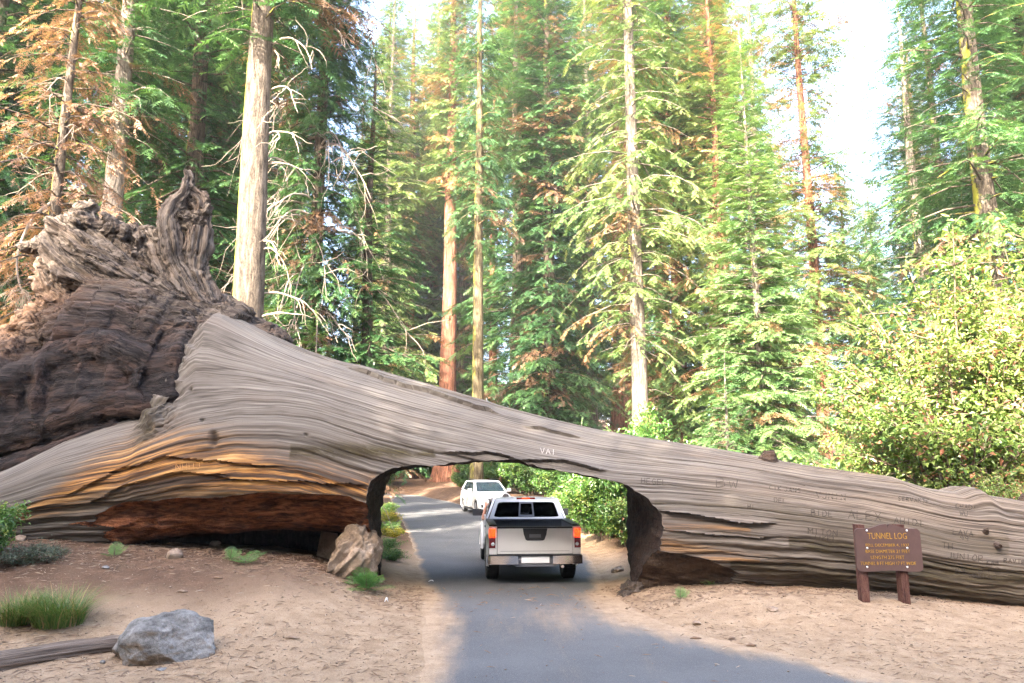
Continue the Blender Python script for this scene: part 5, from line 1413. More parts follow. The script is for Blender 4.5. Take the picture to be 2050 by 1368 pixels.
for u_, d_, k_, sc_, lb_ in ((1690, 58, 'fir', .60, 'lower fir filling the foot of the sky gap at its left'), (1745, 66, 'fir', .62, 'lower fir in the middle of the foot of the sky gap'), (1800, 60, 'fir', .52, 'lower fir at the right of the foot of the sky gap'), (1735, 46, 'young', 1.05, 'young fir standing before the sky gap above the dogwoods'),
      (1440, 40, 'golden', .9, 'golden green conifer left of the tip of the young fir'), (1180, 62, 'pine', 1.15, 'pale conifer between the massive central fir and the white sunlit trunk'), (840, 98, 'pine', 1.3, 'pale conifer far behind between the two red sequoias'), (775, 72, 'pine', 1.3, 'light green conifer left of the slim red sequoia'), (925, 92, 'pine', 1.6, 'pale tall conifer far behind the mossy trunk'), (870, 96, 'pine', 1.65, 'pale tall conifer far behind the big red sequoia')):
    tpx('fir_tree', lb_, k_, u_, d_, sc_, u_ * .01)
rf = random.Random(21)
# the lit forest behind: each tree on its own, alike ones share a label
kinds = [('pine', 'pale sunlit conifer in the crowded forest far beyond the log', 'fir_tree'), ('fir', 'tall bushy fir in the crowded forest far beyond the log', 'fir_tree'),
         ('sequoia', 'tall sequoia in the crowded forest far beyond the log', 'sequoia_tree'), ('dark', 'deep green fir in the crowded forest far beyond the log', 'fir_tree')]
cnt = 0; placed = []
while cnt < 66:
    d = rf.uniform(56, 125); u = rf.uniform(-150, 2150)
    if 1650 < u < 1850 or (d < 84 and 740 < u < 1010): continue
    x = at(u, 600, d).x
    if any((x - a) ** 2 + (d - b) ** 2 < 16 for a, b in placed): continue
    le, re_ = road_edges(d)
    if d < 72 and le - 2 < x < re_ + 2: continue
    placed.append((x, d))
    kd = kinds[[0, 0, 1, 1, 2, 2, 3][rf.randrange(7)] if u > 700 else [1, 3, 3, 0, 2][rf.randrange(5)]]
    sc_ = rf.uniform(.85, 1.25) * (1.15 if kd[0] == 'dark' else 1)
    tree(kd[2], kd[1], kd[0], x, d, sc_, rf.uniform(0, 6.28), None, kd[1].replace(' in the crowded', 's of the crowded').replace('tall ', '').replace('pale sunlit ', '').replace('deep green ', 'dark ').replace('bushy ', 'bushy '))
    cnt += 1
# the wood goes on around and behind the viewer; it is what shades the clearing
wb = []
rw = random.Random(4)
for k_ in range(320):
    a_ = rw.uniform(-33, 26); r_ = rw.uniform(0, 22)
    x_ = a_ - .45 * r_; y_ = -6 - .89 * r_ - .12 * abs(a_)
    if any((x_ - p) ** 2 + (y_ - q) ** 2 < 7 for p, q, _, _ in wb): continue
    dist = (16.5 - y_) / .89
    hgt = dist * math.tan(SUN_EL) * (1.05 if a_ < -14 else 1.0) + (3.5 if a_ < -14 else 0)
    vr = 'fir' if rw.random() < .6 else 'dark'
    wb.append((x_, y_, hgt / (45 if vr == 'fir' else 34), vr))
rt_ = random.Random(8)
TG = [(x_, 13.6, float(np.interp(x_, [-10, -8, -6, -4, 0, 4, 9], [9.4, 9.4, 7.0, 4.4, 3.2, 2.6, 2.0]))) for x_ in np.arange(-9.5, 9.6, 1.25)]
TG += [(0, 11.5, 0), (2, 10.5, 0), (4.5, 11.5, 0), (-2, 11, 0), (6.5, 11.5, 0)]
TG2 = [(x_ + .6, y_, z_) for x_, y_, z_ in TG]
for T_ in TG + TG2:
    kk_ = rt_.uniform(21, 29) if T_ in TG else rt_.uniform(31, 40)
    H_ = T_[2] + kk_ * math.tan(SUN_EL) + 3.2
    wb.append((T_[0] - .454 * kk_, T_[1] - .891 * kk_, H_ / 34, 'dark'))
wb += [(27, 0, .8, 'dark'), (-27, 3, .9, 'fir'), (-22, -1, .8, 'dark')]
for i, (x, y, sc_, vr) in enumerate(wb):
    tree('fir_tree', 'tall shading fir of the wood behind the viewer', vr, x, y, sc_, i * 1.7, None, 'firs of the wood behind the viewer', sxy=max(sc_, .75))
# ---------------------------------------------------------------- shrubs, ferns, grass
L_BUSH = m_leaf('shrub_leaves', [(0.0, (0.022, 0.075, 0.014)), (0.4, (0.055, 0.150, 0.022)), (0.75, (0.12, 0.215, 0.035)), (1.0, (0.22, 0.27, 0.055))], trans=.45, gloss=.05, rnd=.15)
L_DOG = m_leaf('dogwood_leaves', [(0.0, (0.075, 0.145, 0.032)), (0.35, (0.155, 0.235, 0.055)), (0.7, (0.25, 0.31, 0.085)), (1.0, (0.34, 0.34, 0.13))], brown=(0.40, 0.17, 0.11), trans=.45, gloss=.04, rnd=.1)
L_FERN = m_leaf('fern_fronds', [(0.0, (0.035, 0.120, 0.030)), (0.5, (0.080, 0.220, 0.055)), (1.0, (0.18, 0.33, 0.085))], brown=(0.26, 0.15, 0.06), trans=.4, rnd=.1)
L_GRASS = m_leaf('grass_blades', [(0.0, (0.030, 0.085, 0.014)), (0.5, (0.075, 0.160, 0.028)), (1.0, (0.19, 0.23, 0.06))], brown=(0.33, 0.22, 0.10), trans=.3, rnd=.0)
L_FLOW = m_leaf('yellow_leaves', [(0.0, (0.10, 0.16, 0.02)), (0.5, (0.35, 0.32, 0.03)), (1.0, (0.55, 0.42, 0.04))], trans=.4, rnd=.1)
L_GREY = m_leaf('greyish_ground_leaves', [(0.0, (0.045, 0.06, 0.04)), (0.5, (0.09, 0.12, 0.075)), (1.0, (0.16, 0.19, 0.14))], brown=(0.16, 0.09, 0.07), trans=.25, rnd=.1)
M_STEM = m_plain('brown_twigs', (0.12, 0.085, 0.055), .9, nz=.4, sc=20)

def leaves_mesh(name, P, N, D, size, tint, mat, rs, fold=.18, aspect=.5):
    """pointed oval leaves: two folded halves of three triangles"""
    n = len(P)
    D = D - N * (D * N).sum(1)[:, None]; D /= np.linalg.norm(D, axis=1)[:, None] + 1e-9
    S_ = np.cross(N, D)
    s = size[:, None]
    tip = P + D * s - N * s * .12; mid = P + D * s * .5
    l = P + D * s * .42 + S_ * s * aspect * .5 + N * s * fold; r = P + D * s * .42 - S_ * s * aspect * .5 + N * s * fold
    V = np.stack([P, l, mid, r, tip], 1).reshape(-1, 3)
    o = np.arange(n)[:, None] * 5
    T = np.concatenate([o + [0, 2, 1], o + [1, 2, 4], o + [0, 3, 2], o + [3, 4, 2]])
    return mesh_np(name, V, [T], [mat], False, {'tint': np.repeat(tint, 5)})
def shrub(seed, H, R, n_stem, n_leaf, leaf, mat, tmean=.5, red=0.0, shape=.8, base=.05, upright=.6):
    rs = np.random.RandomState(seed)
    tubes = []; tips = []
    for k in range(n_stem):
        a = rs.uniform(0, 6.28); rad = R * rs.uniform(.1, 1) ** .7; hh = H * rs.uniform(.45, 1.08) * (1 - .38 * (rad / R) ** 2)
        b0 = np.array([math.cos(a), math.sin(a), 0]) * R * .12 * rs.rand()
        e = np.array([math.cos(a) * rad, math.sin(a) * rad, hh])
        c = (b0 + e) / 2 + [-.3 * rad * math.cos(a), -.3 * rad * math.sin(a), .25 * H * upright]
        t = np.linspace(0, 1, 7)[:, None]; path = (1 - t) ** 2 * b0 + 2 * t * (1 - t) * c + t * t * e
        path += .03 * H * fbm(path * 1.5 + k, 2)[:, None] * np.array([1, 1, .3])
        tubes.append(tube_np(path, np.linspace(.012 * H ** .7 + .004, .004, 7), 5, False))
        for j in range(11):
            t0 = rs.uniform(.25, 1.0); p0 = path[int(t0 * 6)]
            dv = rs.normal(0, 1, 3); dv[2] = abs(dv[2]) * .5; dv /= np.linalg.norm(dv); ln = R * rs.uniform(.14, .42)
            p1 = p0 + dv * ln
            tubes.append(tube_np(np.array([p0, (p0 + p1) / 2 + [0, 0, .05 * ln], p1]), np.array([.006, .004, .002]) * (H ** .5), 4, False))
            tips.append((p0, p1))
        tips.append((path[3], path[6])); tips.append((path[4], path[6]))
    tips = np.array(tips)
    ii = rs.randint(0, len(tips), n_leaf); t = rs.uniform(.1, 1.05, n_leaf)[:, None]
    P = tips[ii, 0] * (1 - t) + tips[ii, 1] * t + rs.normal(0, leaf * .75, (n_leaf, 3))
    P[:, 2] = np.abs(P[:, 2] - base) + base
    N = rs.normal(0, .55, (n_leaf, 3)); N[:, 2] += 1; N /= np.linalg.norm(N, axis=1)[:, None]
    D = rs.normal(0, 1, (n_leaf, 3)); D[:, 2] -= .35
    q = perlin(P * (2.2 / max(R, .4)) + seed)
    tint = np.clip(tmean + .42 * q + rs.normal(0, .18, n_leaf), 0, 1)
    if red:
        rd = rs.rand(n_leaf) < red * (1 + 1.2 * q); tint = np.where(rd, 1.05 + .9 * rs.rand(n_leaf), tint)
    V, Q, T = join_np(tubes)
    return mesh_np('stems', V, [Q, T], [M_STEM], True), leaves_mesh('leaves', P, N, D, leaf * rs.uniform(.65, 1.3, n_leaf), tint, mat, rs)
SH = {'dog': shrub(1, 5.6, 2.5, 40, 19000, .125, L_DOG, .48, .08), 'dogb': shrub(2, 4.2, 2.2, 34, 13500, .12, L_DOG, .42, .10),
      'bush': shrub(3, 2.2, 1.7, 24, 17000, .10, L_BUSH, .5, .0), 'bushb': shrub(4, 1.6, 1.5, 20, 12000, .11, L_BUSH, .6, .03),
      'low': shrub(5, .45, .7, 16, 4200, .045, L_BUSH, .5), 'yellow': shrub(6, .35, .6, 12, 2200, .06, L_FLOW, .5), 'grey': shrub(7, .26, .62, 26, 6000, .030, L_GREY, .5, .10)}
def bush(label, kind, x, y, scale=1.0, rz=0.0, name='shrub', group=None, cat='shrub', sz=None):
    t = empty(name, (x, y, gz1(x, y) - .04), rz); tag(t, label, cat, group)
    t.scale = (scale, scale, scale if sz is None else sz)
    link('stems', SH[kind][0], t); link('leaves', SH[kind][1], t)
    return t
def bpx(label, kind, u, d, *a, **k):
    p = at(u, 900, d); return bush(label, kind, p.x, d, *a, **k)
bpx('big pale yellow-green dogwood bush with reddish fruits behind the sign', 'dog', 1925, 18.0, 1.38, .3, 'dogwood_shrub')
bpx('tall yellowing dogwood bush cut by the right edge of the view', 'dog', 2085, 18.8, 1.5, 2.2, 'dogwood_shrub')
bpx('yellow-green dogwood bush between the young fir and the big dogwood', 'dogb', 1748, 19.8, .80, 1.1, 'dogwood_shrub')
bpx('small dogwood bush with red-tipped leaves just over the log right of the knot', 'dogb', 1660, 18.2, .48, 4.0, 'dogwood_shrub')
bpx('leafy dogwood behind the log crest near the right edge', 'dogb', 1985, 15.8, .55, 5.0, 'dogwood_shrub')
bpx('bright green shrub peeping over the log below the white sunlit trunk', 'bush', 1275, 21.5, 1.25, .5, sz=1.7)
bpx('green shrub over the log between the white sunlit trunk and the young fir', 'bush', 1370, 20.5, .95, 1.5)
bpx('green shrub at the foot of the cone-shaped young fir', 'bush', 1545, 19.5, .85, 2.5)
bpx('low green shrub over the log right of the young fir', 'bush', 1620, 19.8, .95, 3.5)
bpx('green shrub growing below the yellow-green dogwood', 'bushb', 1800, 16.8, .80, .2)
for i, (u, d, s, kd, lb) in enumerate([(1212, 22.5, 1.0, 'bush', 'sunlit bush filling the tunnel view beside its right leg'), (1185, 25.0, .95, 'bush', 'second sunlit bush in the tunnel view along the right dirt verge'),
      (1150, 28.5, .85, 'bushb', 'third sunlit bush in the tunnel view right of the pickup cab'), (1255, 20.5, .9, 'bushb', 'bush half hidden by the right leg of the tunnel'), (1230, 31, 1.6, 'bush', 'tall bush behind the sunlit ones at the tunnel right leg'),
      (1120, 37, 1.1, 'bush', 'bush at the foot of the massive central fir'), (1065, 47, 1.6, 'bush', 'pale green bush behind the pickup cab roof'), (1010, 52, 1.5, 'bush', 'green bush just behind the white car roof'),
      (948, 60, 1.3, 'bush', 'green bush left of the white car between the sequoia and the mossy trunk'), (925, 66, 1.0, 'bushb', 'small bush at the right foot of the big red sequoia'), (1000, 66, 2.2, 'bush', 'broad pale bush far behind the white car'),
      (1090, 70, 2.2, 'bush', 'broad pale bush far behind the massive central fir'), (850, 84, 1.6, 'bush', 'bush between the two red sequoia bases'), (770, 70, 1.7, 'bush', 'bush beside the tunnel left leg far up the road'),
      (775, 36, .45, 'bushb', 'small grey-green bush on the left road bank'), (1300, 24.5, 1.2, 'bush', 'bush behind the log right of the white sunlit trunk'), (1100, 32, .6, 'bushb', 'small bush on the verge by the pickup cab')]):
    bpx(lb, kd, u, d, s, i * 1.3)
for i, (u, v, kd, s, lb) in enumerate([(778, 1045, 'yellow', 1.2, 'yellow leafed plants highest on the left road bank'), (783, 1075, 'yellow', .9, 'yellow leafed plants halfway up the left road bank'), (776, 1062, 'low', .9, 'green plants among the yellow ones on the left road bank'),
      (772, 1100, 'low', .8, 'green clump beyond the tunnel left leg'), (785, 1122, 'low', .75, 'green clump at the roadside by the tunnel left leg'), (770, 1030, 'low', 1.0, 'green plants at the top of the left road bank'), (800, 1068, 'yellow', .5, 'small yellow plant nearest the asphalt on the left bank')]):
    p = gpt(u, v); bush(lb, kd, p.x, p.y, s, i * 1.1, 'bank_plant', cat='plant')
p = gpt(45, 1130); bush('grey-green low shrub with reddish twigs on the left dirt bank', 'grey', p.x, p.y, 1.15, 0, 'low_shrub')
p = gpt(95, 1112); bush('small grey-green creeping shrub beside the low one on the left bank', 'grey', p.x, p.y, .7, 2, 'low_shrub')
p = at(-18, 1010, 12.2); bush('green leafy bush poking in at the left edge before the root', 'bushb', p.x - .25, p.y, .62, 1, sz=.72)

def fern_mesh(seed, n_fr, L, arch_, mat=L_FERN, tm=.5, flat=.5):
    rs = np.random.RandomState(seed); P, N, D, S_, TN = [], [], [], [], []; tubes = []
    for k in range(n_fr):
        a = k * 6.28 / n_fr + rs.uniform(-.4, .4); l = L * rs.uniform(.65, 1.1); el = rs.uniform(.35, 1.1) * flat * 2
        h = np.array([math.cos(a), math.sin(a), 0]); sd = np.array([-h[1], h[0], 0]); tb = tm + rs.normal(0, .15)
        t = np.linspace(0, 1, 12)
        path = h * (l * np.cos(el) * t)[:, None] + np.array([0, 0, 1.]) * (l * (math.sin(el) * t - arch_ * t ** 2))[:, None]
        tubes.append(tube_np(path, np.linspace(.005, .0015, 12), 4, False))
        for j in range(2, 13):
            f = j / 13; p = np.array([np.interp(f, t, path[:, c]) for c in range(3)]); d = path[min(11, int(f * 11) + 1)] - path[int(f * 11)]; d /= np.linalg.norm(d)
            up = np.cross(d, sd); up = up if up[2] > 0 else -up
            pl = l * .34 * math.sin(math.pi * min(1, .22 + .78 * f)) * rs.uniform(.85, 1.1) + .01
            for sg in (1, -1):
                dd = sd * sg + d * .45; dd /= np.linalg.norm(dd)
                P.append(p); D.append(dd); N.append(up + rs.normal(0, .12, 3)); S_.append(pl); TN.append(np.clip(tb + .25 * f + rs.normal(0, .07), 0, 1))
    V, Q, T = join_np(tubes)
    P, N, D, S_, TN = map(np.array, (P, N, D, S_, TN)); N /= np.linalg.norm(N, axis=1)[:, None]
    return mesh_np('stems', V, [Q, T], [M_STEM], True), sprays_mesh('fronds', P, D, N, S_, S_ * .12, TN, mat, rs, 5, .15)
FN = {'big': fern_mesh(1, 14, .66, .38, flat=.75), 'flat': fern_mesh(2, 8, .46, .30, flat=.55, tm=.6), 'tiny': fern_mesh(3, 5, .30, .22, tm=.7, flat=.8)}
def fern(label, kind, u, v, s=1.0, rz=0.0):
    p = gpt(u, v); t = empty('fern', (p.x, p.y, p.z - .01), rz); t.scale = (s, s, s); tag(t, label, 'fern')
    link('stems', FN[kind][0], t); link('fronds', FN[kind][1], t)
fern('lush green fern growing at the foot of the broken wood chunk', 'big', 733, 1186, 1.0, .3)
fern('smaller fern tucked against the left of the lush one', 'flat', 708, 1172, .8, 1.2)
fern('flat spreading light green fern on the dirt below the hollow', 'flat', 492, 1130, 1.05, 2.0)
fern('little upright fern left of the flat spreading one', 'tiny', 462, 1122, 1.1, 1.0)
fern('thin bracken with few open fronds on the left dirt slope', 'tiny', 228, 1117, 1.2, .6)
fern('leafy young bracken close under the hollow', 'tiny', 212, 1080, 1.2, 2.6)
fern('tiny bright fern on the right bank near the tunnel leg', 'tiny', 1362, 1200, .95, .2)
fern('small fern at the very left edge above the low shrub', 'flat', 8, 1080, .9, .2)
p = gpt(1425, 1170); bush('sparse little weed on the right bank by the split wood', 'low', p.x, p.y, .28, 0, 'weed', cat='plant')

def grass_mesh(seed, n, R, L):
    rs = np.random.RandomState(seed); Vs, Fs, TN = [], [], []
    for k in range(n):
        a = rs.uniform(0, 6.28); r = R * rs.rand() ** .6; b = np.array([math.cos(a) * r, math.sin(a) * r, 0]); a2 = a + rs.normal(0, .9); h = np.array([math.cos(a2), math.sin(a2), 0]); sd = np.array([-h[1], h[0], 0])
        l = L * rs.uniform(.5, 1.15); lean_ = rs.uniform(.3, 1.25); w = rs.uniform(.0035, .007); o = len(Vs)
        for t in (0, .35, .7, 1):
            p = b + h * (l * lean_ * t ** 1.7) + np.array([0, 0, l * (t - .42 * lean_ * t * t)])
            Vs += [p - sd * w * (1 - t * .9), p + sd * w * (1 - t * .9)]
        for j in range(3): Fs.append((o + 2 * j, o + 2 * j + 1, o + 2 * j + 3, o + 2 * j + 2))
        TN += [1.1 + .8 * rs.rand() if rs.rand() < .16 else rs.uniform(.2, 1.0)] * 8
    return mesh_np('blades', np.array(Vs), [np.array(Fs)], [L_GRASS], False, {'tint': np.array(TN)})
GR = [grass_mesh(1, 900, .30, .60), grass_mesh(2, 620, .22, .54)]
for i, (u, v, s, m_, lb) in enumerate([(118, 1252, 1.0, 0, 'thick grass tuft with yellow blades behind the grey boulder'), (35, 1250, 1.0, 1, 'grass tuft at the left edge beside the thick one'), (75, 1235, .8, 1, 'shorter grass tuft between and behind the two big ones')]):
    p = gpt(u, v); o = link('grass_tuft', GR[m_], None, (p.x, p.y, p.z - .01), (0, 0, i * 1.4), s); tag(o, lb, 'grass')

# ---------------------------------------------------------------- stones, broken wood, litter
M_GRANITE = m_rock('grey_granite', (0.05, 0.048, 0.045), (0.165, 0.158, 0.15), (0.34, 0.33, 0.315))
M_TANROCK = m_rock('tan_stone', (0.12, 0.085, 0.06), (0.26, 0.19, 0.14), (0.38, 0.30, 0.23))
M_STUMPY = m_rock('weathered_broken_wood', (0.045, 0.03, 0.02), (0.21, 0.15, 0.10), (0.46, 0.37, 0.29), 2.0)
def rock(name, label, cat, center, rad, mat, seed, amp=.25, rot=0.0, cut=6, subdiv=5, parent=None, grainy=False):
    bm = bmesh.new(); bmesh.ops.create_icosphere(bm, subdivisions=subdiv, radius=1.0)
    V = np.array([v.co[:] for v in bm.verts]); rs = np.random.RandomState(seed)
    for _ in range(cut):                                     # broken flat faces
        n = rs.normal(size=3); n /= np.linalg.norm(n); d = rs.uniform(.62, .88)
        over = V @ n - d; V = V - np.maximum(over, 0)[:, None] * n * .88
    q = V * ([.6, 3, 3] if grainy else 1)
    V = V * (1 + amp * fbm(q * 1.2 + seed, 3) + amp * .35 * fbm(q * 4 + seed, 3) + amp * .10 * fbm(q * 13, 2))[:, None]
    c, s = math.cos(rot), math.sin(rot); V = V * np.array(rad); V = np.stack([V[:, 0] * c - V[:, 1] * s, V[:, 0] * s + V[:, 1] * c, V[:, 2]], -1)
    for v, p in zip(bm.verts, V): v.co = p
    o = bm_obj(name, bm, mat, None, smooth=True); o.data.set_sharp_from_angle(angle=math.radians(55)); o.location = center
    return tag(o, label, cat)
g = gpt(318, 1330)
rock('boulder', 'grey granite boulder on the dirt in the left foreground', 'rock', (g.x, g.y + .3, .13), (.64, .42, .42), M_GRANITE, 14, .13, .15, 9, 6)
def stone(label, u, v, wpx, hpx, seed, mat=M_TANROCK, name='stone'):
    g = gpt(u, v); s = g.y / F * 1.02
    return rock(name, label, 'stone', (g.x, g.y, g.z + hpx * s * .25), (wpx * s * .5, wpx * s * .45, hpx * s * .62), mat, seed, .2, seed, 5, 3)
stone('angular brown stone under the hollow at the far left', 76, 1078, 36, 28, 1)
stone('smaller brown stone right of the angular one at the left', 96, 1070, 24, 14, 2)
stone('low brown stone below the angular one at the left', 40, 1084, 22, 14, 3)
stone('rounded tan stone on the dirt slope left of the flat fern', 349, 1118, 30, 20, 4)
stone('flat tan stone at the edge of the hollow above the flat fern', 430, 1094, 26, 12, 5)
stone('small white pebble on the left dirt slope', 211, 1140, 14, 7, 6, M_GRANITE)
stone('pale stone lying at the tip of the split wood on the right', 1527, 1162, 20, 16, 7)
stone('tan rock half buried behind the right post of the sign', 1852, 1190, 42, 24, 8)
stone('small stone beside the right foot of the boulder', 205, 1332, 10, 7, 9, M_GRANITE)
stone('flat grey stone chip in front of the boulder', 322, 1344, 20, 5, 10, M_GRANITE)
stone('small tan stone on the right dirt near the road', 1395, 1252, 18, 8, 11)
stone('low mound of earth showing on the right dirt below the sign', 1548, 1224, 24, 9, 12)
g = gpt(690, 1158)
wc = rock('wood_chunk', 'pale broken chunk of wood leaning at the tunnel left leg', 'wood chunk', (g.x, g.y + .25, g.z + .30), (.50, .42, .54), M_STUMPY, 33, .10, .5, 12, 6)
_v = np.empty(len(wc.data.vertices) * 3, np.float32); wc.data.vertices.foreach_get('co', _v); _v = _v.reshape(-1, 3)
_q = np.stack([(_v[:, 0] * .5 + _v[:, 2] * .8) * .8, (_v[:, 0] * .8 - _v[:, 2] * .5) * 4.5, _v[:, 1] * 3], -1)
_r = 1 - 2 * np.abs(fbm(_q, 3)); _n = _v / np.linalg.norm(_v, axis=1)[:, None]
_v = _v + _n * (.055 * _r + .05 * np.tanh(5 * fbm(_v * 2.6 + 4, 2)))[:, None]; _v[:, 0] += .22 * (_v[:, 2] + .2) * (_v[:, 2] > -.2)
wc.data.vertices.foreach_set('co', _v.astype(np.float32).ravel()); wc.data.update()
g2 = gpt(640, 1118)
bm = bmesh.new(); bm_prism(bm, [(-.20, -.2), (.16, -.2), (.22, .36), (-.12, .42)], 'y', -.06, .06)
o = bm_obj('plank', bm, M_TANROCK, None, .02, 2); o.location = (g2.x + .05, g2.y + .3, g2.z + .08); o.rotation_euler = (-.35, 0, .2); tag(o, 'flat tan slab propped in the hollow behind the wood chunk', 'slab')
g3 = gpt(1264, 1188)
rock('root_clump', 'dark gnarled clump at the foot of the tunnel right leg', 'root clump', (g3.x, g3.y + .05, g3.z + .04), (.24, .2, .15), M_CORE_DARK if 'M_CORE_DARK' in globals() else m_rock('dark_gnarled_wood', (0.012, 0.01, 0.008), (0.05, 0.038, 0.03), (0.13, 0.10, 0.08), 4.0), 41, .5, .3, 2, 4)
g4 = gpt(1236, 1145)
rock('wood_scrap', 'small dark scrap of wood on the dirt inside the tunnel', 'wood scrap', (g4.x, g4.y, g4.z + .03), (.13, .12, .08), M_STUMPY, 43, .4, .3, 2, 3)
# the half-buried pole that runs from the boulder out of view to the left
a = gpt(225, 1300); b_ = gpt(-80, 1348)
P = smooth_path([(b_.x - .5, b_.y - .1, .04), (b_.x, b_.y, .06), ((a.x + b_.x) / 2, (a.y + b_.y) / 2 + .03, .07), (a.x, a.y, .08), (a.x + .12, a.y + .02, .06)], 60)
V, Q, T = tube_np(P, .115 + .012 * fbm(P * 2, 2), 44)
rel = V - np.array([np.interp(V[:, 0], P[:, 0], P[:, c]) for c in range(3)]).T
an = np.arctan2(rel[:, 2], rel[:, 1]); gq = np.stack([V[:, 0] * .8, an * 2.2, V[:, 0] * 0], -1)
nn = np.linalg.norm(rel, axis=1)[:, None] + 1e-6
V = V + rel / nn * (.022 * fbm(gq, 3) + .014 * np.tanh(5 * fbm(gq * [.5, 2, 1] + 9, 2)))[:, None]
M_POLE = NB('greyed_pole_wood'); _p = M_POLE.attr('grain').outputs['Vector']
_n = M_POLE.noise(M_POLE.mapping(_p, (1.5, 14, 1)), 1.0, 5, .7)
M_POLE = M_POLE.surf(M_POLE.ramp(_n, [(.3, (.03, .022, .018)), (.5, (.19, .145, .115)), (.75, (.37, .31, .26))]), .9, M_POLE.bump(_n, .02, 1.0), spec=.1)
o = link('fallen_pole', mesh_np('fallen_pole', V, [Q, T], [M_POLE], True, {'grain': np.stack([V[:, 0], an, an * 0], -1)})); tag(o, 'grey weathered pole lying left of the boulder', 'pole')

# knots and stubs on the log: parts of it
def knot(u, v, r, l, tilt=(0, 0, 0), dark=True):
    p, n = log_hit(u, v)
    if p is None: return
    d = (n + Vector(tilt)).normalized()
    P = np.array([p - d * .12, p + d * l * .35, p + d * l * .75, p + d * l, p + d * l * .8])
    V, Q, T = tube_np(P, np.array([r * 2.3, r * 1.45, r * 1.1, r * .95, r * .55]), 18)
    V = V + .18 * r * fbm(V * (1.2 / r), 3)[:, None] * rs0.normal(0, 1, 3)
    o = link('branch_stub', mesh_np('branch_stub', V - LOG_OFF, [Q, T], [m_stub], True, {'grain': np.stack([V[:, 0], V[:, 2] * 2, V[:, 1]], -1), 'wood': np.tile([.25, .25, 0.], (len(V), 1))}), log)
rs0 = np.random.RandomState(8); m_stub = M_ROOT
knot(1538, 920, .10, .16, (0, 0, .5)); knot(1973, 1066, .030, .10, (-.1, 0, .2)); knot(1996, 1092, .034, .11, (.1, 0, -.1)); knot(2046, 1003, .04, .13, (.2, 0, .3))
# carved words: shallow dark cuts that follow the surface
M_CUT = m_plain('carved_cut', (0.035, 0.026, 0.02), .95)
M_CUTL = m_plain('fresh_carved_cut', (0.34, 0.17, 0.06), .9, nz=.7, sc=25)
M_CUTW = m_plain('pale_scratched_cut', (0.40, 0.365, 0.335), .9, nz=.6, sc=30)
STROKES = {'A': [[(0, 0), (.5, 1), (1, 0)], [(.2, .4), (.8, .4)]], 'B': [[(0, 0), (0, 1), (.7, .95), (.75, .6), (0, .52), (.9, .45), (.9, .08), (0, 0)]], 'C': [[(.9, .85), (.4, 1), (0, .5), (.4, 0), (.9, .15)]],
 'D': [[(0, 0), (0, 1), (.6, .95), (.95, .5), (.6, .05), (0, 0)]], 'E': [[(.85, 1), (0, 1), (0, 0), (.85, 0)], [(0, .5), (.65, .5)]], 'G': [[(.9, .85), (.4, 1), (0, .5), (.4, 0), (.9, .1), (.9, .45), (.5, .45)]], 'H': [[(0, 0), (0, 1)], [(.9, 0), (.9, 1)], [(0, .5), (.9, .5)]],
 'I': [[(.4, 0), (.4, 1)]], 'J': [[(.8, 1), (.8, .15), (.4, 0), (.05, .2)]], 'K': [[(0, 0), (0, 1)], [(.85, 1), (0, .45), (.9, 0)]], 'L': [[(0, 1), (0, 0), (.8, 0)]], 'M': [[(0, 0), (0, 1), (.5, .4), (1, 1), (1, 0)]], 'N': [[(0, 0), (0, 1), (.9, 0), (.9, 1)]],
 'O': [[(.5, 1), (0, .6), (.1, .1), (.5, 0), (.95, .4), (.85, .85), (.5, 1)]], 'R': [[(0, 0), (0, 1), (.8, .9), (.75, .55), (0, .5), (.9, 0)]], 'S': [[(.85, .9), (.3, 1), (.1, .7), (.8, .35), (.6, 0), (0, .1)]], 'T': [[(0, 1), (1, 1)], [(.5, 1), (.5, 0)]], 'U': [[(0, 1), (.05, .15), (.45, 0), (.85, .15), (.9, 1)]],
 'V': [[(0, 1), (.45, 0), (.9, 1)]], 'W': [[(0, 1), (.25, 0), (.5, .7), (.75, 0), (1, 1)]], 'X': [[(0, 0), (.9, 1)], [(0, 1), (.9, 0)]], '8': [[(.5, .5), (.1, .75), (.5, 1), (.9, .75), (.5, .5), (.05, .2), (.5, 0), (.95, .2), (.5, .5)]], '9': [[(.9, .6), (.5, .4), (.1, .7), (.5, 1), (.9, .7), (.8, 0)]], '1': [[(.4, 0), (.4, 1)]], '/': [[(0, 0), (.8, 1)]]}
def carve(word, u, v, h, slant=.1, mat=None, thick=.0075, wf=.75):
    tubes = []; x = u
    jr = random.Random(hash(word) % 1000 + int(u)) if False else random.Random(int(u * 7 + v))
    for chh in word:
        for st in STROKES.get(chh, []):
            pts = []
            for (a, b), (c, d) in zip(st, st[1:]):
                for t in (0, .34, .67): pts.append((a + (c - a) * t, b + (d - b) * t))
            pts.append(st[-1]); path = []
            for a, b in pts:
                hit = log_hit(x + a * h * wf + jr.uniform(-.25, .25), v + slant * (x - u) - b * h + h * .5 + jr.uniform(-.25, .25))
                if hit[0] is not None: path.append(np.array(hit[0] + hit[1] * .0015))
            if len(path) > 2: tubes.append(tube_np(np.array(path), thick, 4))
        x += h * wf * 1.35
    if tubes:
        V, Q, T = join_np(tubes); o = link('carved_word', mesh_np('carved_word', V - LOG_OFF, [Q, T], [mat or M_CUT], False), log)
        o['kind'] = 'stuff'
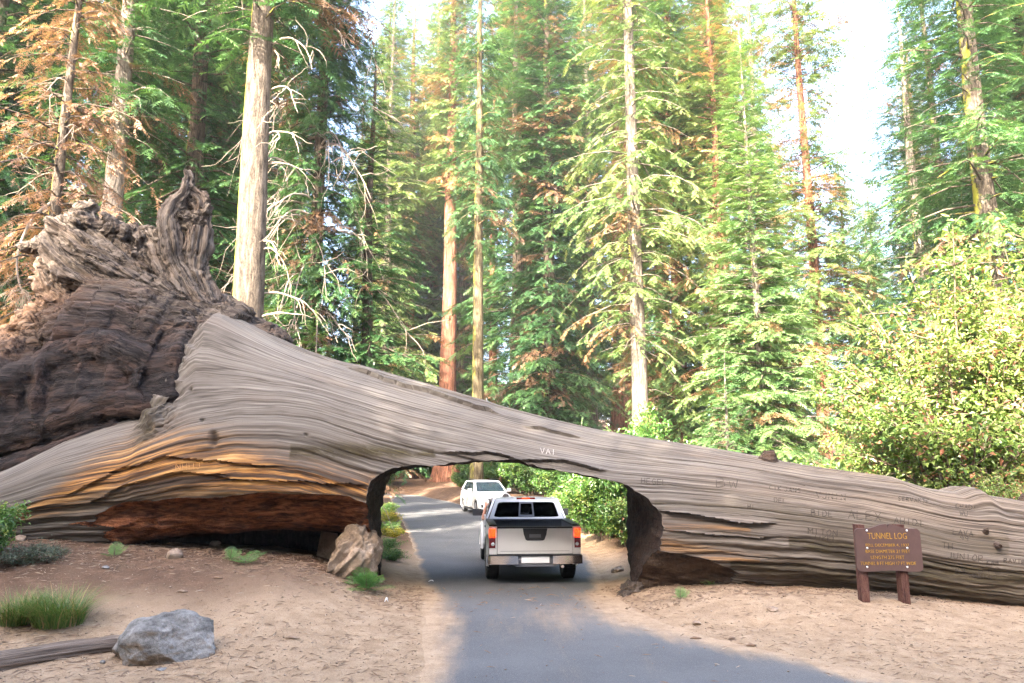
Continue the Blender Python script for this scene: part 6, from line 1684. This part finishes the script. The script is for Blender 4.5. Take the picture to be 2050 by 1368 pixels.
for w_ in [('HEGEL', 1284, 962, 12), ('BW', 1434, 966, 21), ('CIK', 1540, 976, 10), ('JANS', 1570, 980, 10), ('VJNIN', 1634, 991, 14), ('DEL', 1550, 1001, 10), ('BIDE', 1624, 1026, 13), ('ALEX', 1698, 1030, 20), ('SERVANTE', 1798, 998, 9), ('CHADI', 1913, 1013, 10), ('WU', 1922, 1028, 10),
           ('MITON', 1618, 1063, 14), ('IIKKI', 1630, 1076, 10), ('AHIDI', 1790, 1042, 14), ('TH', 1886, 1092, 14), ('JUNIOR', 1897, 1112, 14), ('JTC', 1958, 1140, 18), ('88', 1912, 1143, 14), ('MARIKKI', 1942, 1152, 9), ('RAVTBC', 2010, 1122, 10), ('99', 1922, 1077, 11), ('LAVA', 1908, 1065, 12), ('HI', 1497, 1014, 9), ('KAM', 1976, 1126, 9)]:
    carve(w_[0], w_[1], w_[2], w_[3] * .88, thick=.0055, wf=1.0 if w_[0] == 'BW' else .75)
carve('NHHJ', 352, 935, 13, -.05, M_CUTL, .007); carve('VAI', 1082, 903, 11, .1, M_CUTW, .005)

# litter: two scraps of paper, wood chips, twigs, needles and pebbles
M_PAPER = m_plain('white_paper', (0.78, 0.78, 0.77), .8)
def scrap(label, u, v, s, up):
    g = gpt(u, v); bm = bmesh.new()
    q = [bm.verts.new(p) for p in ((-s, -s * .6, 0), (s * .2, -s * .7, s * up), (s, -.1 * s, .0), (s * .5, s * .7, s * up * 1.2), (-s * .5, s * .5, s * .3), (-.1 * s, 0, s * up * 1.5))]
    for t in ((0, 1, 5), (1, 2, 5), (2, 3, 5), (3, 4, 5), (4, 0, 5)): bm.faces.new([q[i] for i in t])
    bmesh.ops.solidify(bm, geom=bm.faces[:], thickness=.003)
    o = bm_obj('paper_scrap', bm, M_PAPER, None, smooth=False); o.location = g + Vector((0, 0, .01)); tag(o, label, 'litter')
scrap('crumpled white tissue on the dirt below the lush fern', 773, 1208, .035, 1.6); scrap('flat white paper scrap on the asphalt left of the pickup', 863, 1166, .06, .35)
M_PALECH = m_plain('pale_wood_chip', (0.36, 0.28, 0.20), .9)
M_CHIP = m_plain('wood_chip', (0.20, 0.13, 0.085), .9, nz=.5, sc=30)
rb_ = np.random.RandomState(9)
def chip(label, u, v, lpx, rz, mat=M_CHIP, name='wood_chip'):
    g = gpt(u, v); s = lpx * g.y / F * .5; P = np.array([(-s, 0, .012), (-s * .3, .01, .022), (s * .4, -.008, .02), (s, .012, .01)])
    V, Q, T = tube_np(P, [.006, .018, .016, .005], 7); V += .006 * fbm(V * 30, 2)[:, None]
    o = link(name, mesh_np(name, V, [Q, T], [mat], True), None, g, (0, 0, rz)); tag(o, label, 'wood chip')
chip('dark wood chip on the right dirt nearest the road edge', 1393, 1281, 22, .1); chip('reddish bark chip right of the dark one by the road', 1465, 1281, 20, .6); chip('bark flake below the reddish chip at the road edge', 1504, 1295, 22, .2)
chip('pale stick lying on the dirt right of the boulder', 585, 1281, 27, .0, M_TANROCK); chip('pale stick on the dirt above the boulder', 364, 1188, 20, .05, M_TANROCK); chip('curled bark piece below the flat fern', 435, 1161, 20, -.2)
# small things nobody could count
def scatter(name, n, region, size, mat, seed, twig=False, lab=None):
    rs = np.random.RandomState(seed); Vs, Ts = [], []; o = 0
    made = 0
    while made < n:
        x, y = region(rs); l, r = road_edges(y)
        if l - .1 < x < r + .1 and rs.rand() < .93: continue
        z = gz1(x, y) if not (l - .1 < x < r + .1) else .008
        s = size * rs.uniform(.4, 1.5) ** 1.5
        if twig:
            a = rs.uniform(0, 3.14); d = np.array([math.cos(a), math.sin(a), rs.normal(0, .08)]) * s * 4; w = np.array([-d[1], d[0], 0]) * .07; c = np.array([x, y, z + s * .25 + .003])
            V = np.array([c - d - w, c - d + w, c + d * .9, c + np.array([0, 0, s * .5])]); T = [(0, 1, 3), (1, 2, 3), (2, 0, 3), (0, 2, 1)]
        else:
            V = rs.normal(0, 1, (6, 3)) * .15 + np.array([(1, 0, 0), (-1, 0, 0), (0, 1, 0), (0, -1, 0), (0, 0, .7), (0, 0, -.6)]); V = V * s + [x, y, z + s * .2]
            T = [(0, 2, 4), (2, 1, 4), (1, 3, 4), (3, 0, 4), (2, 0, 5), (1, 2, 5), (3, 1, 5), (0, 3, 5)]
        Vs.append(V); Ts.append(np.array(T) + o); o += len(V); made += 1
    ob = link(name, mesh_np(name, np.concatenate(Vs), [np.concatenate(Ts)], [mat], not twig)); ob['kind'] = 'stuff'
    return ob
def reg(rs):
    y = 7.6 + 7.5 * rs.rand() ** 1.2; return (rs.uniform(-.78, .78) * y, y)
def reg_far(rs):
    y = rs.uniform(12.5, 15) ; return (rs.uniform(-10.5, 10.5), y - .12 * max(0, 0))
scatter('pebbles', 1300, reg, .012, M_TANROCK, 1); scatter('dark_crumbs', 2600, reg, .008, M_CHIP, 2); scatter('needle_litter', 5200, reg, .012, M_CHIP, 3, True); scatter('pale_chips', 420, reg, .013, M_PALECH, 6, True)
scatter('twig_litter', 3600, reg_far, .018, M_CHIP, 4, True); scatter('bark_crumbs', 2200, reg_far, .018, M_CHIP, 5)

def reg_left(rs):
    c = [(-4.2, 9.3), (-6.2, 10.1), (-5.6, 9.6), (-2.7, 13.2), (-7.5, 12.5)][rs.randint(5)]
    return (c[0] + rs.normal(0, .5), c[1] + rs.normal(0, .32))
scatter('forest_litter', 520, reg_left, .016, M_CHIP, 7, True); scatter('straw_litter', 420, reg_left, .013, M_PALECH, 8, True)

# ---------------------------------------------------------------- bare hanging branches of the two near firs, and the bleached one at the left
def dead_branch(parent, pos, az, length, droop, r, seed, twigs=4, mat=BK_DEAD, upk=.25):
    rs = np.random.RandomState(seed); sc = parent.scale[0]
    P = [np.array(pos, float)]; d = np.array([math.cos(az), math.sin(az), upk]); n = 12
    for k in range(n):
        P.append(P[-1] + d * length / n); d = d + np.array([rs.normal(0, .13), rs.normal(0, .13), -droop * (1.2 if k < 8 else .2) + rs.normal(0, .08)]); d /= np.linalg.norm(d)
    P = np.array(P); tubes = [tube_np(smooth_path(P, 26), np.linspace(r, r * .22, 26), 6)]
    for t in range(twigs):
        k = rs.randint(3, n); q = [P[k]]; dd = P[k] - P[k - 1]; dd = dd / np.linalg.norm(dd) + rs.normal(0, .7, 3); dd /= np.linalg.norm(dd)
        for j in range(6):
            q.append(q[-1] + dd * length * .07); dd = dd + rs.normal(0, .25, 3) + [0, 0, -.12]; dd /= np.linalg.norm(dd)
        tubes.append(tube_np(np.array(q), np.linspace(r * .4, r * .12, 7), 4))
    V, Q, T = join_np(tubes)
    return link('dead_branch', mesh_np('dead_branch', V / sc, [Q, T], [mat], True), parent)
rd_ = random.Random(12)
# the long bleached bough that hangs at the far left and ends in a broom of twigs
P_ = smooth_path([at(u, v, d) for u, v, d in ((104, 405, 19.4), (70, 432, 18.9), (46, 475, 18.7), (34, 520, 18.6), (38, 565, 18.6), (48, 590, 18.6))], 30)
tb_ = [tube_np(P_, np.linspace(.045, .016, 30), 7)]; rq = np.random.RandomState(77)
for k in range(34):
    q = [P_[29 - (k % 4)]]; dd = np.array([rq.normal(.1, .8), rq.normal(0, .5), rq.uniform(-.9, .1)]); dd /= np.linalg.norm(dd)
    for j in range(7):
        q.append(q[-1] + dd * .085); dd = dd + rq.normal(0, .12, 3) + [-.06 * np.sign(dd[0]), 0, -.28]; dd /= np.linalg.norm(dd)
    tb_.append(tube_np(np.array(q), np.linspace(.010, .004, 8), 4))
V, Q, T = join_np(tb_); V = (V - np.array(DT.location)) 
c_, s_ = math.cos(-DT.rotation_euler.z), math.sin(-DT.rotation_euler.z); V = np.stack([V[:, 0] * c_ - V[:, 1] * s_, V[:, 0] * s_ + V[:, 1] * c_, V[:, 2]], -1)
link('dead_branch', mesh_np('dead_branch', V, [Q, T], [BK_DEAD], True), DT)
for k in range(44):
    z = rd_.uniform(3.0, 14.5); dead_branch(TT, (0, 0, z), rd_.uniform(-3.5, .4) - TT.rotation_euler.z, rd_.uniform(2.0, 4.6), rd_.uniform(.05, .24), rd_.uniform(.022, .05), 100 + k, 6)
for k in range(16):
    z = rd_.uniform(3.0, 16); dead_branch(PT, (.3, 0, z), rd_.uniform(-1.6, .5) - PT.rotation_euler.z, rd_.uniform(1.0, 3.2), rd_.uniform(.06, .25), rd_.uniform(.02, .045), 200 + k, 4)
for k in range(12):
    z = rd_.uniform(3.5, 12); dead_branch(DT, (0, 0, z), rd_.uniform(-3.4, .2) - DT.rotation_euler.z, rd_.uniform(1.0, 2.6), rd_.uniform(.08, .25), rd_.uniform(.012, .03), 300 + k, 9)
# ---------------------------------------------------------------- sunlit air between the trees
M_HAZE = bpy.data.materials.new('haze_air'); M_HAZE.use_nodes = True
_t = M_HAZE.node_tree; _t.nodes.clear()
_o = _t.nodes.new('ShaderNodeOutputMaterial'); _v = _t.nodes.new('ShaderNodeVolumePrincipled')
_v.inputs['Color'].default_value = (0.95, 0.96, 0.93, 1); _v.inputs['Density'].default_value = 0.00038; _v.inputs['Anisotropy'].default_value = 0.2
_t.links.new(_v.outputs[0], _o.inputs['Volume'])
hz = box_obj('haze', (-460, 460, -360, 560, -1.6, 96), M_HAZE)
tag(hz, kind='stuff')
